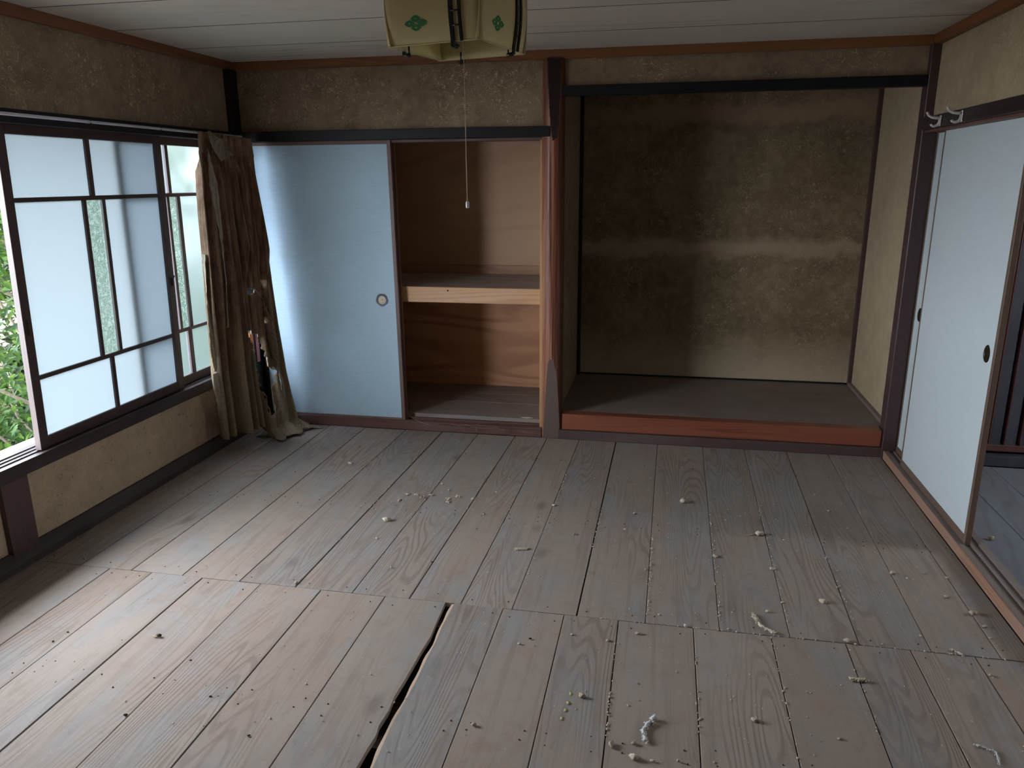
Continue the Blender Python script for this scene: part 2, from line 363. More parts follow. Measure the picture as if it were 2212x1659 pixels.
# ------------------------------------------------------------------ mesh helpers
WL = {}
class B:
    def __init__(s, f=None): s.bm = bmesh.new(); s.f = f
    def box(s, x0, x1, y0, y1, z0, z1, bv=.0015, mi=0):
        t = bmesh.new()
        vs = [t.verts.new((x, y, z)) for x in (x0, x1) for y in (y0, y1) for z in (z0, z1)]
        for q in ((0, 1, 3, 2), (4, 6, 7, 5), (0, 4, 5, 1), (2, 3, 7, 6), (0, 2, 6, 4), (1, 5, 7, 3)): t.faces.new([vs[i] for i in q])
        bmesh.ops.recalc_face_normals(t, faces=t.faces)
        if bv: bmesh.ops.bevel(t, geom=t.edges[:], offset=min(bv, .3*min(abs(x1-x0), abs(y1-y0), abs(z1-z0))), segments=1, affect='EDGES')
        s.merge(t, mi); return s
    def merge(s, t, mi=0):
        mp = {}
        for v in t.verts:
            co = s.f(v.co) if s.f else v.co
            mp[v] = s.bm.verts.new(co)
        for f in t.faces:
            try:
                nf = s.bm.faces.new([mp[v] for v in f.verts]); nf.material_index = mi if mi else f.material_index; nf.smooth = f.smooth
            except ValueError: pass
        t.free()
    def prism(s, pts, z0, z1, bv=0.0, mi=0):     # polygon in plan extruded in z
        t = bmesh.new()
        a = [t.verts.new((x, y, z0)) for x, y in pts]; b = [t.verts.new((x, y, z1)) for x, y in pts]
        t.faces.new(a[::-1]); t.faces.new(b); k = len(pts)
        for i in range(k): t.faces.new((a[i], a[(i+1) % k], b[(i+1) % k], b[i]))
        bmesh.ops.recalc_face_normals(t, faces=t.faces)
        if bv:
            top = [e for e in t.edges if all(abs(v.co.z-z1) < 1e-6 for v in e.verts)]
            bmesh.ops.bevel(t, geom=top, offset=bv, segments=1, affect='EDGES')
        s.merge(t, mi); return s
    def tube(s, pts, r, seg=8, cap=True, mi=0):
        t = bmesh.new(); P_ = [Vector(p) for p in pts]; rs = r if isinstance(r, (list, tuple)) else [r]*len(P_)
        rings = []; prev = None
        for i, p in enumerate(P_):
            d = (P_[min(i+1, len(P_)-1)] - P_[max(i-1, 0)]).normalized()
            a = prev if prev is not None else (Vector((0, 0, 1)) if abs(d.z) < .9 else Vector((1, 0, 0)))
            x = d.cross(a).normalized(); y = x.cross(d).normalized(); prev = y
            rings.append([t.verts.new(p + rs[i]*(x*math.cos(q*2*PI/seg) + y*math.sin(q*2*PI/seg))) for q in range(seg)])
        for i in range(len(rings)-1):
            for q in range(seg):
                f = t.faces.new((rings[i][q], rings[i][(q+1) % seg], rings[i+1][(q+1) % seg], rings[i+1][q])); f.smooth = True
        if cap: t.faces.new(rings[0][::-1]); t.faces.new(rings[-1])
        bmesh.ops.recalc_face_normals(t, faces=t.faces)
        s.merge(t, mi); return s
    def quad(s, *p):
        t = bmesh.new(); t.faces.new([t.verts.new(q) for q in p]); s.merge(t); return s
    def blob(s, c, rad, seed, amp=.3, sub=2):
        t = bmesh.new(); bmesh.ops.create_icosphere(t, subdivisions=sub, radius=1.0); rn = random.Random(seed)
        ph = [rn.uniform(0, 6.28) for _ in range(6)]
        for v in t.verts:
            k = 1 + amp*(math.sin(v.co.x*3+ph[0])*math.sin(v.co.y*4+ph[1]) + .5*math.sin(v.co.z*6+ph[2]+v.co.x*5)) + rn.uniform(-.12, .12)
            v.co = Vector((v.co.x*rad[0]*k + c[0], v.co.y*rad[1]*k + c[1], max(v.co.z*rad[2]*k + c[2], .0008)))
        for f in t.faces: f.smooth = True
        s.merge(t); return s
    def obj(s, name, mat, parent=None, label=None, cat=None, group=None, kind=None, base=False):
        me = bpy.data.meshes.new(name)
        vs = s.bm.verts
        lo = Vector([min(v.co[i] for v in vs) for i in range(3)]); hi = Vector([max(v.co[i] for v in vs) for i in range(3)])
        org = (lo+hi)/2
        if parent is None: org.z = lo.z
        for v in vs: v.co -= org
        s.bm.to_mesh(me); s.bm.free()
        for mm in (mat if isinstance(mat, list) else [mat]): me.materials.append(M[mm] if isinstance(mm, str) else mm)
        o = bpy.data.objects.new(name, me); C.objects.link(o)
        o.location = org - (WL[parent.name] if parent else Vector((0, 0, 0)))
        if parent: o.parent = parent
        WL[o.name] = org
        tag(o, label, cat, group, kind)
        return o
def tag(o, label=None, cat=None, group=None, kind=None):
    if label: o['label'] = label
    if cat: o['category'] = cat
    if group: o['group'] = group
    if kind: o['kind'] = kind
def thing(name, label, cat, loc, group=None, kind=None):
    o = bpy.data.objects.new(name, None); o.empty_display_size = .1; C.objects.link(o); o.location = loc; WL[o.name] = Vector(loc)
    tag(o, label, cat, group, kind); return o
S = 'structure'

# ------------------------------------------------------------------ floor
fl = thing('floor', 'weathered grey-brown plank floor of the empty room with one wide open gap', 'floor', (1.95, -2.95, 0), kind=S)
B().box(-.2, 6.4, -6.2, 1.2, -.45, -.40, 0).obj('crawl_space', 'void', fl)
for yy in (-.35, -1.15, -1.93, -2.6, -3.3, -3.95, -4.8, -5.6):
    B().box(0, 3.9, yy-.05, yy+.05, -.12, -.0215, 0).obj('joist', 'void', fl)
B().box(-.2, 6.4, .125, .20, -.45, .05, 0).obj('crawl_space', 'void', fl); B().box(1.905, 4.0, .9, 1.2, -.45, .13, 0).obj('crawl_space', 'void', fl); B().box(-.2, -.141, -6.1, 1.2, -.45, .0, 0).obj('crawl_space', 'void', fl)
B().box(-.2, 6.4, -.1, .125, -.12, -.021, 0).obj('crawl_space', 'void', fl)
# plank edges: (x at the wall end, x at the joint end)
back = [(.003, .003), (.222, .215), (.466, .461), (.715, .700), (.993, .960), (1.243, 1.207), (1.481, 1.450), (1.724, 1.688), (1.930, 1.896), (2.133, 2.097), (2.363, 2.344), (2.616, 2.598), (2.886, 2.863), (3.130, 3.106), (3.371, 3.336), (3.606, 3.570), (3.815, 3.789), (3.897, 3.897)]
YJ = -1.988
gaps_b = {5: .003, 7: .0025, 4: .0022, 2: .0025, 10: .003}
def plank(xa0, xa1, xb0, xb1, ya, yb, dz, gl=.0009, gr=.0009):
    return B().prism([(xb0+gl, yb+.0012), (xb1-gr, yb+.0012), (xa1-gr, ya-.0012), (xa0+gl, ya-.0012)], -.02, dz, .0012)
for i in range(len(back)-1):
    (a0, b0), (a1, b1) = back[i], back[i+1]
    plank(a0, a1, b0, b1, -.002, YJ, random.uniform(-.0016, .0006), gaps_b.get(i, .0013)/1, gaps_b.get(i+1, .0013)/1).obj('plank', 'plank', fl)
front = [.003, .165, .362, .562, .795, 1.058, 1.320, 1.590, 1.845, 2.063, 2.298, 2.500, 2.770, 3.040, 3.290, 3.501, 3.704, 3.897]
gapL = [(-1.989, 1.838), (-2.10, 1.843), (-2.216, 1.851), (-2.30, 1.846), (-2.386, 1.844), (-2.47, 1.842), (-2.549, 1.838), (-2.62, 1.844), (-2.685, 1.839), (-2.73, 1.846), (-2.784, 1.842), (-2.857, 1.840), (-3.1, 1.838), (-3.95, 1.839)]
gapR = [(-1.989, 1.871), (-2.149, 1.868), (-2.25, 1.873), (-2.329, 1.871), (-2.463, 1.873), (-2.589, 1.869), (-2.695, 1.866), (-2.85, 1.873), (-3.1, 1.872), (-3.95, 1.871)]
gapL = [(y, x - .004 - .008*min(1, max(0, (-y-2.0)/.85))) for y, x in gapL]
for i in range(len(front)-1):
    x0, x1 = front[i], front[i+1]; dz = random.uniform(-.0016, .0008); g = .0017
    if i == 7:
        pts = [(x0+g, -3.95), *[(x, y) for y, x in reversed(gapL)], (x0+g, -1.9895)]
        B().prism(pts, -.02, dz, 0).obj('plank', 'plank', fl)
    elif i == 8:
        pts = [(x, y) for y, x in gapR] + [(x1-g, -3.95), (x1-g, -1.9895)]
        pl = B().prism(pts, -.02, dz, 0).obj('plank', 'plank', fl)
        b = B()      # pale splintered edge left where the board split away
        rn = random.Random(3); prev = None
        ys = [-1.992 - k*.03 for k in range(66)]
        for k in range(len(ys)-1):
            def ex(y): 
                for (ya, xa), (yb, xb) in zip(gapR, gapR[1:]):
                    if yb <= y <= ya: return xa + (xb-xa)*(y-ya)/(yb-ya)
                return gapR[-1][1]
            wd = .0055*(.7+.6*math.sin(k*.9)*math.sin(k*.37+1)) + .0045
            nw = .0055*(.7+.6*math.sin((k+1)*.9)*math.sin((k+1)*.37+1)) + .0045
            a, c = ex(ys[k])-.0005, ex(ys[k+1])-.0005
            b.prism([(a-wd, ys[k]), (c-nw, ys[k+1]), (c, ys[k+1]), (a, ys[k])], -.018, dz-.002)
        b.obj('split_edge', 'split', pl, 'pale freshly split edge of the plank')
    else:
        plank(x0, x1, x0, x1, YJ-.002, -3.95, dz, g, g).obj('plank', 'plank', fl)
for i in range(len(front)-1):
    x0, x1 = front[i]+.05, front[i+1]+.05
    if x1 > 3.9: x1 = 3.897
    if i == 0: x0 = .003
    plank(x0, x1, x0, x1, -3.953, -5.95, random.uniform(-.0016, .0008), .0015, .0015).obj('plank', 'plank', fl)
b = B(); rn = random.Random(5)       # nail heads along the joists
for yy in (-1.945, -2.035, -.38, -1.16, -2.62, -1.21, -2.67):
    ed = [q[1] for q in back] if yy > -1.99 else front
    for x0, x1 in zip(ed, ed[1:]):
        for fr in (.16, .84) if rn.random() < .8 else (.5,):
            x = x0+(x1-x0)*fr+rn.uniform(-.01, .01); y = yy+rn.uniform(-.012, .012)
            if abs(x-1.857) < .03: continue
            b.tube([(x, y, -.004), (x, y, .0012)], .0026, 6)
b.obj('nail_head', 'chip_dark', fl, 'small dark nail heads dotted along the board ends', kind='stuff')

# ------------------------------------------------------------------ left wall with the window
wl = thing('wall_left', 'left wall of brown fibre plaster above and below the long window', 'wall', (-.075, -2.95, 0), kind=S)
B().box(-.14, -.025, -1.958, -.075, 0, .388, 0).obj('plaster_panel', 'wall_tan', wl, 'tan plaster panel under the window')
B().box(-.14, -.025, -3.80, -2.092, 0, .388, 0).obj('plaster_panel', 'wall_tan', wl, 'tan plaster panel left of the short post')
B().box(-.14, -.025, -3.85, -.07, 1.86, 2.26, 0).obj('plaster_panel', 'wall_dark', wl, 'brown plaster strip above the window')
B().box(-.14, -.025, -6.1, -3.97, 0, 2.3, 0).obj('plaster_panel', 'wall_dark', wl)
B().box(-.14, 0, -2.093, -1.957, 0, .386).obj('trim_1', 'dark', None, 'short dark red-brown post under the window sill', 'post', kind=S)
B().box(-.14, 0, -.078, .118, 0, 2.235).obj('trim_2', 'black_z', None, 'slim black corner post behind the curtain', 'post', kind=S)
B().box(-.14, 0, -3.97, -3.85, 0, 2.235).obj('trim_3', 'dark', None, 'dark post at the near end of the window wall', 'post', kind=S)
bb = B(); rn = random.Random(2); ys = [-.08-k*.055 for k in range(108)]
t = bmesh.new(); rows = []
for y in ys:
    j = rn.uniform(-.003, .003); rows.append([t.verts.new(p) for p in ((-.03, y, 0), (.006+j, y, 0), (.010+j*.6, y, .03), (.002+j, y, .062+j), (-.012, y, .078+j), (-.03, y, .08))])
for a, c in zip(rows, rows[1:]):
    for k in range(5): t.faces.new((a[k], a[k+1], c[k+1], c[k]))
bmesh.ops.recalc_face_normals(t, faces=t.faces); bb.merge(t)
bb.obj('baseboard_left', 'base', None, 'rough dark timber baseboard along the window wall', 'baseboard', kind=S)
# sill with two running grooves, outer ledge
sl = thing('trim_4', 'long dark window sill beam above the tan plaster panel', 'window sill', (-.08, -1.95, .386), kind=S)
sb = B().box(-.15, 0, -3.85, -.078, .386, .4405)
for x0, x1 in ((-.15, -.112), (-.089, -.079), (-.056, -.046), (-.020, 0)): sb.box(x0, x1, -3.85, -.078, .4400, .4455, .0006)
sb.obj('sill_beam', 'dark_y', sl)
B().box(-.235, -.151, -3.85, -.078, .405, .436).obj('outer_ledge', 'alu', sl, 'pale grey ledge outside the sliding sashes')
nb = B().box(-.14, -.002, -3.85, -.078, 1.812, 1.862)
nb.obj('trim_5', 'dark_y', None, 'dark grooved head rail over the window sashes', 'window head', kind=S)
B().box(-.002, .020, -3.97, -.075, 1.812, 1.867).obj('trim_6', 'black', None, 'black beam above the window behind the curtain rail', 'beam', kind=S)

def sash(name, label, y0, y1, xf, tv, mv, lv, ref=1.5, k=.035, gl='frost'):
    """tv: top bar (a, b); mv: two middle bars; lv: low bar; y values hold at height REF"""
    f = lambda v: Vector((v.x, v.y - k*(ref - v.z), v.z))
    xb = xf-.030; xm = (xf+xb)/2; g0, g1 = y0+.047, y1-.050
    r = thing(name, label, 'window', (xm, (y0+y1)/2 - k*1.05, .447), kind=S)
    for a, b_, nm in ((y0, g0, 'stile'), (g1, y1, 'stile')): B(f).box(xb, xf, a, b_, .447, 1.819).obj(nm, 'sash', r)
    B(f).box(xb, xf, g0, g1, 1.772, 1.818).obj('top_rail', 'sash_y', r)
    B(f).box(xb, xf-.003, g0, g1, .449, .497).obj('bottom_rail', 'sash_y', r)
    x0, x1 = xb+.004, xf-.003
    for za, zb in ((1.500, 1.519), (.750, .769)): B(f).box(x0, x1, g0, g1, za, zb).obj('glazing_bar', 'sash_y', r)
    B(f).box(x0, x1, tv[0], tv[1], 1.519, 1.772).obj('glazing_bar', 'sash', r)
    for a in mv: B(f).box(x0, x1, a[0], a[1], .769, 1.5).obj('glazing_bar', 'sash', r)
    B(f).box(x0, x1, lv[0], lv[1], .497, .75).obj('glazing_bar', 'sash', r)
    def pane(a, b_, za, zb, mat, lab=None):
        p = [f(Vector(q)) for q in ((xm, a-.004, za-.004), (xm, b_+.004, za-.004), (xm, b_+.004, zb+.004), (xm, a-.004, zb+.004))]
        B().quad(*p).obj('pane', mat, r, lab)
    pane(g0, tv[0], 1.519, 1.772, gl); pane(tv[1], g1, 1.519, 1.772, gl)
    pane(g0, mv[0][0], .769, 1.5, gl); pane(mv[0][1], mv[1][0], .769, 1.5, 'figured', 'narrow figured glass pane showing green'); pane(mv[1][1], g1, .769, 1.5, gl)
    pane(g0, lv[0], .497, .75, gl); pane(lv[1], g1, .497, .75, gl)
    return r
W1 = sash('window_1', 'nearer frosted glass sliding sash in a dark wooden frame', -1.796, -.752, -.030, (-1.301, -1.274), ((-1.358, -1.338), (-1.234, -1.212)), (-1.299, -1.277))
W2 = sash('window_2', 'farther frosted glass sash half hidden by the curtain', -1.10, -.062, -.066, (-.664, -.638), ((-.690, -.668), (-.598, -.570)), (-.625, -.588), k=.02, gl='frost_outer')
sash('window_3', 'frosted glass sash pushed to the near end of the window, inner track', -3.84, -2.86, -.030, (-3.36, -3.335), ((-3.41, -3.39), (-3.29, -3.27)), (-3.36, -3.338), k=0)
sash('window_4', 'frosted glass sash pushed to the near end of the window, outer track', -3.80, -2.84, -.066, (-3.32, -3.295), ((-3.37, -3.35), (-3.25, -3.23)), (-3.32, -3.298), k=0)
B().box(-.0305, -.026, -1.803, -1.790, .95, 1.02, .001).obj('finger_grip', 'bronze', W1, 'dark metal finger grip on the stile')
lk = B().box(-.031, -.020, -.797, -.783, 1.03, 1.075, .001); lk.tube([(-.026, -.79, 1.06), (-.014, -.785, 1.085)], .004, 6)
lk.obj('sash_lock', 'bronze', W1, 'small dark sash lock where the two sashes meet')

B().box(-.76, -.141, -4.4, .3, 2.02, 2.07, 0).obj('added_eave', 'dark_y', None, 'added wooden overhang above the window, unseen, cutting steep sky light', 'added_eave', kind=S)  # unseen overhang added to keep steep sky light off the near floor
rs = thing('added_shutter', 'added opaque boards outside the near sashes, unseen, blocking their light', 'light_blocker', (-.125, -3.35, .447), kind=S)  # unseen boards added to darken the closet and the near floor
for k in range(7): B().box(-.140, -.118, -3.845+k*.141, -3.708+k*.141, .447, 1.811, .002).obj('board', 'sash', rs)
# curtain rail
cr = thing('curtain_rail', 'thin white metal curtain rail running above the window', 'curtain rail', (.045, -2.0, 1.83))
b = B(); b.tube([(.047, -3.6, 1.842), (.047, -.06, 1.842)], .0065, 8); b.obj('rail_tube', 'rail_white', cr)
for yy in (-3.4, -2.4, -1.34, -.84, -.14):
    B().box(.018, .052, yy-.006, yy+.006, 1.834, 1.852, .001).obj('bracket', 'dark_y', cr)

# ------------------------------------------------------------------ back wall
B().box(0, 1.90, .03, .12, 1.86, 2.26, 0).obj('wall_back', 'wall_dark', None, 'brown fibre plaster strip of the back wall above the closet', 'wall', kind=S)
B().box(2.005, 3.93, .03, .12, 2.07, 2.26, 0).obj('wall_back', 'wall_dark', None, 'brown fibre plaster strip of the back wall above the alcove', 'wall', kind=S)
B().box(0.0, 1.940, -.036, .035, 1.813, 1.870).obj('trim_7', 'black', None, 'black beam over the closet opening, its end lapping the red pillar', 'beam', kind=S)
B().box(0, 1.885, .036, .115, 1.797, 1.813).obj('trim_8', 'sill_red', None, 'grooved red-brown head track of the closet doors', 'door track', kind=S)
s_ = B().box(0, 1.892, .0, .105, 0, .046); s_.box(0, 1.892, 0, .018, .046, .061, .003); s_.box(0, 1.892, .047, .053, .046, .055, .001); s_.box(0, 1.892, .083, .105, .046, .060, .001)
s_.obj('trim_9', 'sill_red', None, 'dusty red-brown grooved floor track below the closet doors', 'door track', kind=S)
B().box(2.0, 3.895, -.010, .06, 0, .058, .003).obj('trim_10', 'sill_dark', None, 'narrow dark red sill under the polished alcove beam', 'sill', kind=S)
B().box(2.022, 3.890, .002, .085, .060, .1615, .004).obj('trim_11', 'alcove_beam', None, 'polished red beam along the front of the alcove platform', 'beam', kind=S)
ab = B().box(1.995, 3.915, .086, 1.052, .13, .1605, .001)
ab.obj('alcove_platform', 'alcove_board', None, 'wide dusty brown board forming the raised alcove platform', 'platform', kind=S)
B().box(2.003, 3.897, -.012, .045, 2.028, 2.082).obj('trim_12', 'black', None, 'black lacquered beam across the top of the alcove', 'beam', kind=S)
# alcove shell
B().box(1.95, 4.0, 1.052, 1.12, .1, 2.35, 0).obj('wall_alcove_back', 'wall_alcove', None, 'smoke-stained fibre plaster wall at the back of the alcove', 'wall', kind=S)
B().box(1.90, 1.996, .10, 1.06, 0, 2.35, 0).obj('wall_alcove_left', 'wall_dark', None, 'shaded plaster side wall of the alcove beside the red pillar', 'wall', kind=S)  # darker plaster than the right side wall, painting in its shade
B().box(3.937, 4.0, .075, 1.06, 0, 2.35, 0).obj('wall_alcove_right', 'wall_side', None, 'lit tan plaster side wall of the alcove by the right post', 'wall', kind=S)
B().box(1.95, 4.0, .12, 1.1, 2.30, 2.34, 0).obj('ceiling_alcove', 'plywood_up', None, 'hidden wooden ceiling inside the alcove', 'ceiling', kind=S)
B().box(1.985, 2.021, 1.015, 1.055, .16, 2.31).obj('trim_13', 'black_z', None, 'thin black post in the rear left corner of the alcove', 'post', kind=S)
B().box(3.913, 3.945, 1.02, 1.055, .16, 2.31).obj('trim_14', 'dark', None, 'thin dark post in the rear right corner of the alcove', 'post', kind=S)
B().box(3.913, 3.94, .08, 1.02, .155, .182).obj('baseboard_alcove', 'alcove_board', None, 'low strip at the foot of the right alcove wall', 'baseboard', kind=S)
B().box(2.02, 3.913, 1.044, 1.054, .16, .172).obj('trim_15', 'black', None, 'thin dark strip at the foot of the alcove back wall', 'trim', kind=S)
# right corner post (two tones: lit side face, dark front)
rp = B().box(3.893, 3.948, -.018, .078, 1.86, 2.235, .003); rp.box(3.893, 3.966, -.018, .078, 0, 1.862, .003)
rp.obj('trim_16', 'dark', None, 'dark brown full-height post right of the alcove', 'post', kind=S)

# log pillar
def pillar():
    t = bmesh.new(); seg, rows = 128, 260; R0 = .0655; cx, cy = 1.9545, .034; V = []
    def tang(z): return .15*math.sin(z*1.1+.5)
    for i in range(rows+1):
        z = 2.228*i/rows; row = []
        for k in range(seg):
            a = 2*PI*k/seg
            r = R0*(1 + .020*math.sin(3*a+z*2.2) + .012*math.sin(7*a+z*1.3) + .006*math.sin(13*a+z*5))
            if z < .25: r *= 1
            x, y = r*math.cos(a), r*math.sin(a)
            row.append([x, y, z, 0])
        V.append(row)
    # left face sawn flat against the closet jamb
    for row in V:
        for p in row:
            p[0] = max(p[0], -.0635)
            z = p[2]
            # planed wedge at the foot (front-facing facet, widens downwards)
            if z < .52:
                dcut = .0655 - .026*min(1, ((.52-z)/.52)**.8)
                nx, ny = .10, -.995
                d = p[0]*nx + p[1]*ny
                if d > dcut: p[0] -= (d-dcut)*nx; p[1] -= (d-dcut)*ny; p[3] = 1
            # darker facet at the top, narrowing downwards
            if z > 1.74:
                dcut =   .0665 - .0135*min(1, ((z-1.74)/.48)**.8)
                nx, ny = .12, -.993
                d = p[0]*nx + p[1]*ny
                if d > dcut: p[0] -= (d-dcut)*nx; p[1] -= (d-dcut)*ny; p[3] = 2
    vv = [[t.verts.new((cx+p[0], cy+p[1], p[2])) for p in row] for row in V]
    for i in range(rows):
        for k in range(seg):
            k2 = (k+1) % seg; f = t.faces.new((vv[i][k], vv[i][k2], vv[i+1][k2], vv[i+1][k]))
            ms = [V[i][k][3], V[i][k2][3], V[i+1][k2][3], V[i+1][k][3]]
            f.material_index = max(ms) if sum(1 for q in ms if q) >= 3 else 0; f.smooth = f.material_index == 0
    t.faces.new([vv[0][k] for k in range(seg)][::-1]); t.faces.new([vv[-1][k] for k in range(seg)])
    bmesh.ops.recalc_face_normals(t, faces=t.faces)
    b = B(); b.merge(t); return b
pb = pillar()
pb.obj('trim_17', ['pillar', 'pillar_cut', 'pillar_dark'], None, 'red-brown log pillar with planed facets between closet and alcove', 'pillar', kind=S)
B().box(1.874, 1.893, .036, .125, .055, 1.81).obj('trim_18', 'pale_jamb', None, 'pale pine jamb strip at the left side of the red pillar', 'jamb', kind=S)

# closet interior
cl = thing('wall_closet', 'plywood interior of the open closet', 'closet interior', (.94, .5, .06), kind=S)
B().box(-.08, 1.90, .872, .92, .0, .93, 0).obj('back_panel', 'plywood_low', cl, 'reddish plywood back below the shelf')
B().box(-.08, 1.90, .872, .92, .93, 2.1, 0).obj('back_panel', 'plywood_up', cl, 'brown plywood back above the shelf')
B().box(-.16, -.03, .118, 1.0, -.1, 2.3, 0).obj('side_panel', 'plywood_up', cl)
B().box(1.892, 1.905, .11, .9, 0, 2.1, 0).obj('side_panel', 'plywood_up', cl)
B().box(-.16, 1.905, .12, .95, 2.05, 2.1, 0).obj('top_panel', 'plywood_up', cl)
for y0, y1 in ((.106, .43), (.433, .648), (.651, .872)): B().box(-.03, 1.892, y0, y1, .055, .085+random.uniform(-.001, .001), .001).obj('plank', 'plank_x', cl)
sh = thing('closet_shelf', 'middle shelf of the open closet with a pine front beam', 'shelf', (.93, .5, .825))
B().box(-.03, 1.873, .10, .142, .828, .9255).obj('front_beam', 'shelf_beam', sh, 'orange pine front beam with a small knot')
B().box(-.03, 1.892, .142, .87, .900, .922, .001).obj('shelf_board', 'shelf_board', sh, 'grey dusty shelf board')
B().box(-.03, 1.892, .852, .871, .922, .985).obj('back_strip', 'plywood_low', sh)
B().tube([(1.277, .0995, .905), (1.277, .101, .905)], .006, 8).obj('knot', 'chip_dark', sh)

# sliding closet doors
def pull_flower(parent, c, R, nrm='y'):
    b = B(); t = bmesh.new(); n_ = 60; ro, ri = [], []; rb = []
    for k in range(n_):
        a = 2*PI*k/n_; q = R*(1 + .07*abs(math.cos(2.5*(a+PI/10))) - .03)
        ro.append((q*math.cos(a), q*math.sin(a))); ri.append((R*.66*math.cos(a), R*.66*math.sin(a)))
    def P3(u, v, d): return (c[0]+u, c[1]-d, c[2]+v) if nrm == 'y' else (c[0]-d, c[1]-u, c[2]+v)
    A = [t.verts.new(P3(u, v, 0)) for u, v in ro]; A2 = [t.verts.new(P3(u*.96, v*.96, .004)) for u, v in ro]
    Bv = [t.verts.new(P3(u, v, .0035)) for u, v in ri]; Bc = [t.verts.new(P3(u, v, .0006)) for u, v in ri]
    for k in range(n_):
        j = (k+1) % n_
        t.faces.new((A[k], A[j], A2[j], A2[k])); t.faces.new((A2[k], A2[j], Bv[j], Bv[k])); t.faces.new((Bv[k], Bv[j], Bc[j], Bc[k]))
    bmesh.ops.recalc_face_normals(t, faces=t.faces); b.merge(t)
    return b, P3
def fusuma_y(name, label, x0, x1, yf, lean, with_pull):
    f = lambda v: Vector((v.x + lean*(1-v.z), v.y, v.z))
    r = thing(name, label, 'sliding door', ((x0+x1)/2, yf+.012, .047), kind=S)
    wf = .024
    B(f).box(x0+wf, x1-wf, yf+.003, yf+.022, .071, 1.790, 0).obj('paper_panel', 'fusuma', r)
    B(f).box(x0, x0+wf, yf, yf+.025, .047, 1.812).obj('frame_stile', 'sash', r); B(f).box(x1-wf, x1, yf, yf+.025, .047, 1.812).obj('frame_stile', 'frame_wood', r)
    B(f).box(x0+wf, x1-wf, yf, yf+.025, .047, .071).obj('frame_rail', 'frame_wood', r); B(f).box(x0+wf, x1-wf, yf, yf+.025, 1.790, 1.812).obj('frame_rail', 'frame_wood', r)
    if with_pull:
        c = (.865, yf+.003, .847)
        b, P3 = pull_flower(r, c, .040)
        q = b.obj('finger_pull', 'iron', r, 'blue-black five-lobed finger pull')
        b = B(); n_ = 28; t = bmesh.new(); t.faces.new([t.verts.new(P3(.0245*math.cos(2*PI*k/n_), .0275*math.sin(2*PI*k/n_), .0012)) for k in range(n_)]); b.merge(t)
        b.obj('disc', 'ivory', q, 'ivory disc inside the pull')
        b = B()
        for pts in ([(.001, .008), (.004, .003), (.002, -.001), (.004, -.004)], [(.012, .002), (.016, .003)], [(-.006, -.017), (-.003, -.018)], [(.002, -.018), (.010, -.016)], [(.0, .004), (.003, .001)]):
            b.tube([P3(u, v, .0018) for u, v in pts], .0009, 5)
        b.obj('ink_marks', 'ink', q, 'small black brush marks on the disc', kind='stuff')
    return r
fusuma_y('door_1', 'pale blue sliding closet door with a flower-shaped dark finger pull', .010, .976, .022, .010, True)
fusuma_y('door_2', 'second sliding closet door stacked behind the pale blue one', .006, .982, .057, .004, False)

# ------------------------------------------------------------------ right wall
wr = thing('wall_right', 'right wall of tan fibre plaster above the sliding doors', 'wall', (3.97, -2.0, 0), kind=S)
B().box(3.937, 4.04, -3.85, .0, 1.86, 2.26, 0).obj('plaster_panel', 'wall_right', wr)
B().box(3.937, 4.04, -6.1, -3.75, 0, 2.30, 0).obj('plaster_panel', 'wall_right', wr)
B().box(3.880, 3.94, -3.85, -.024, 1.812, 1.870).obj('trim_19', 'dark_y', None, 'dark beam over the right-hand sliding doors', 'beam', kind=S)
kb = B()
for x0, x1 in ((3.902, 3.928), (3.958, 3.963), (3.993, 4.02)): kb.box(x0, x1, -3.85, -.0, 1.797, 1.812, .001)
kb.box(3.902, 4.04, -3.85, 0, 1.808, 1.86, .001)
kb.obj('trim_20', 'frame_wood', None, 'brown grooved head track of the right-hand sliding doors', 'door track', kind=S)
th = thing('trim_21', 'threshold with grooved tracks under the right-hand sliding doors', 'threshold', (3.96, -1.95, 0), kind=S)
B().box(3.900, 3.906, -3.85, -.026, 0, .048, .001).obj('front_edge', 'sill_orange', th, 'worn orange-brown front edge')
k_ = B().box(3.906, 4.02, -3.85, -.026, 0, .040, 0)
for x0, x1 in ((3.906, 3.930), (3.955, 3.964), (3.989, 4.02)): k_.box(x0, x1, -3.85, -.026, .039, .048, .0008)
k_.obj('track', 'sill_grey', th)
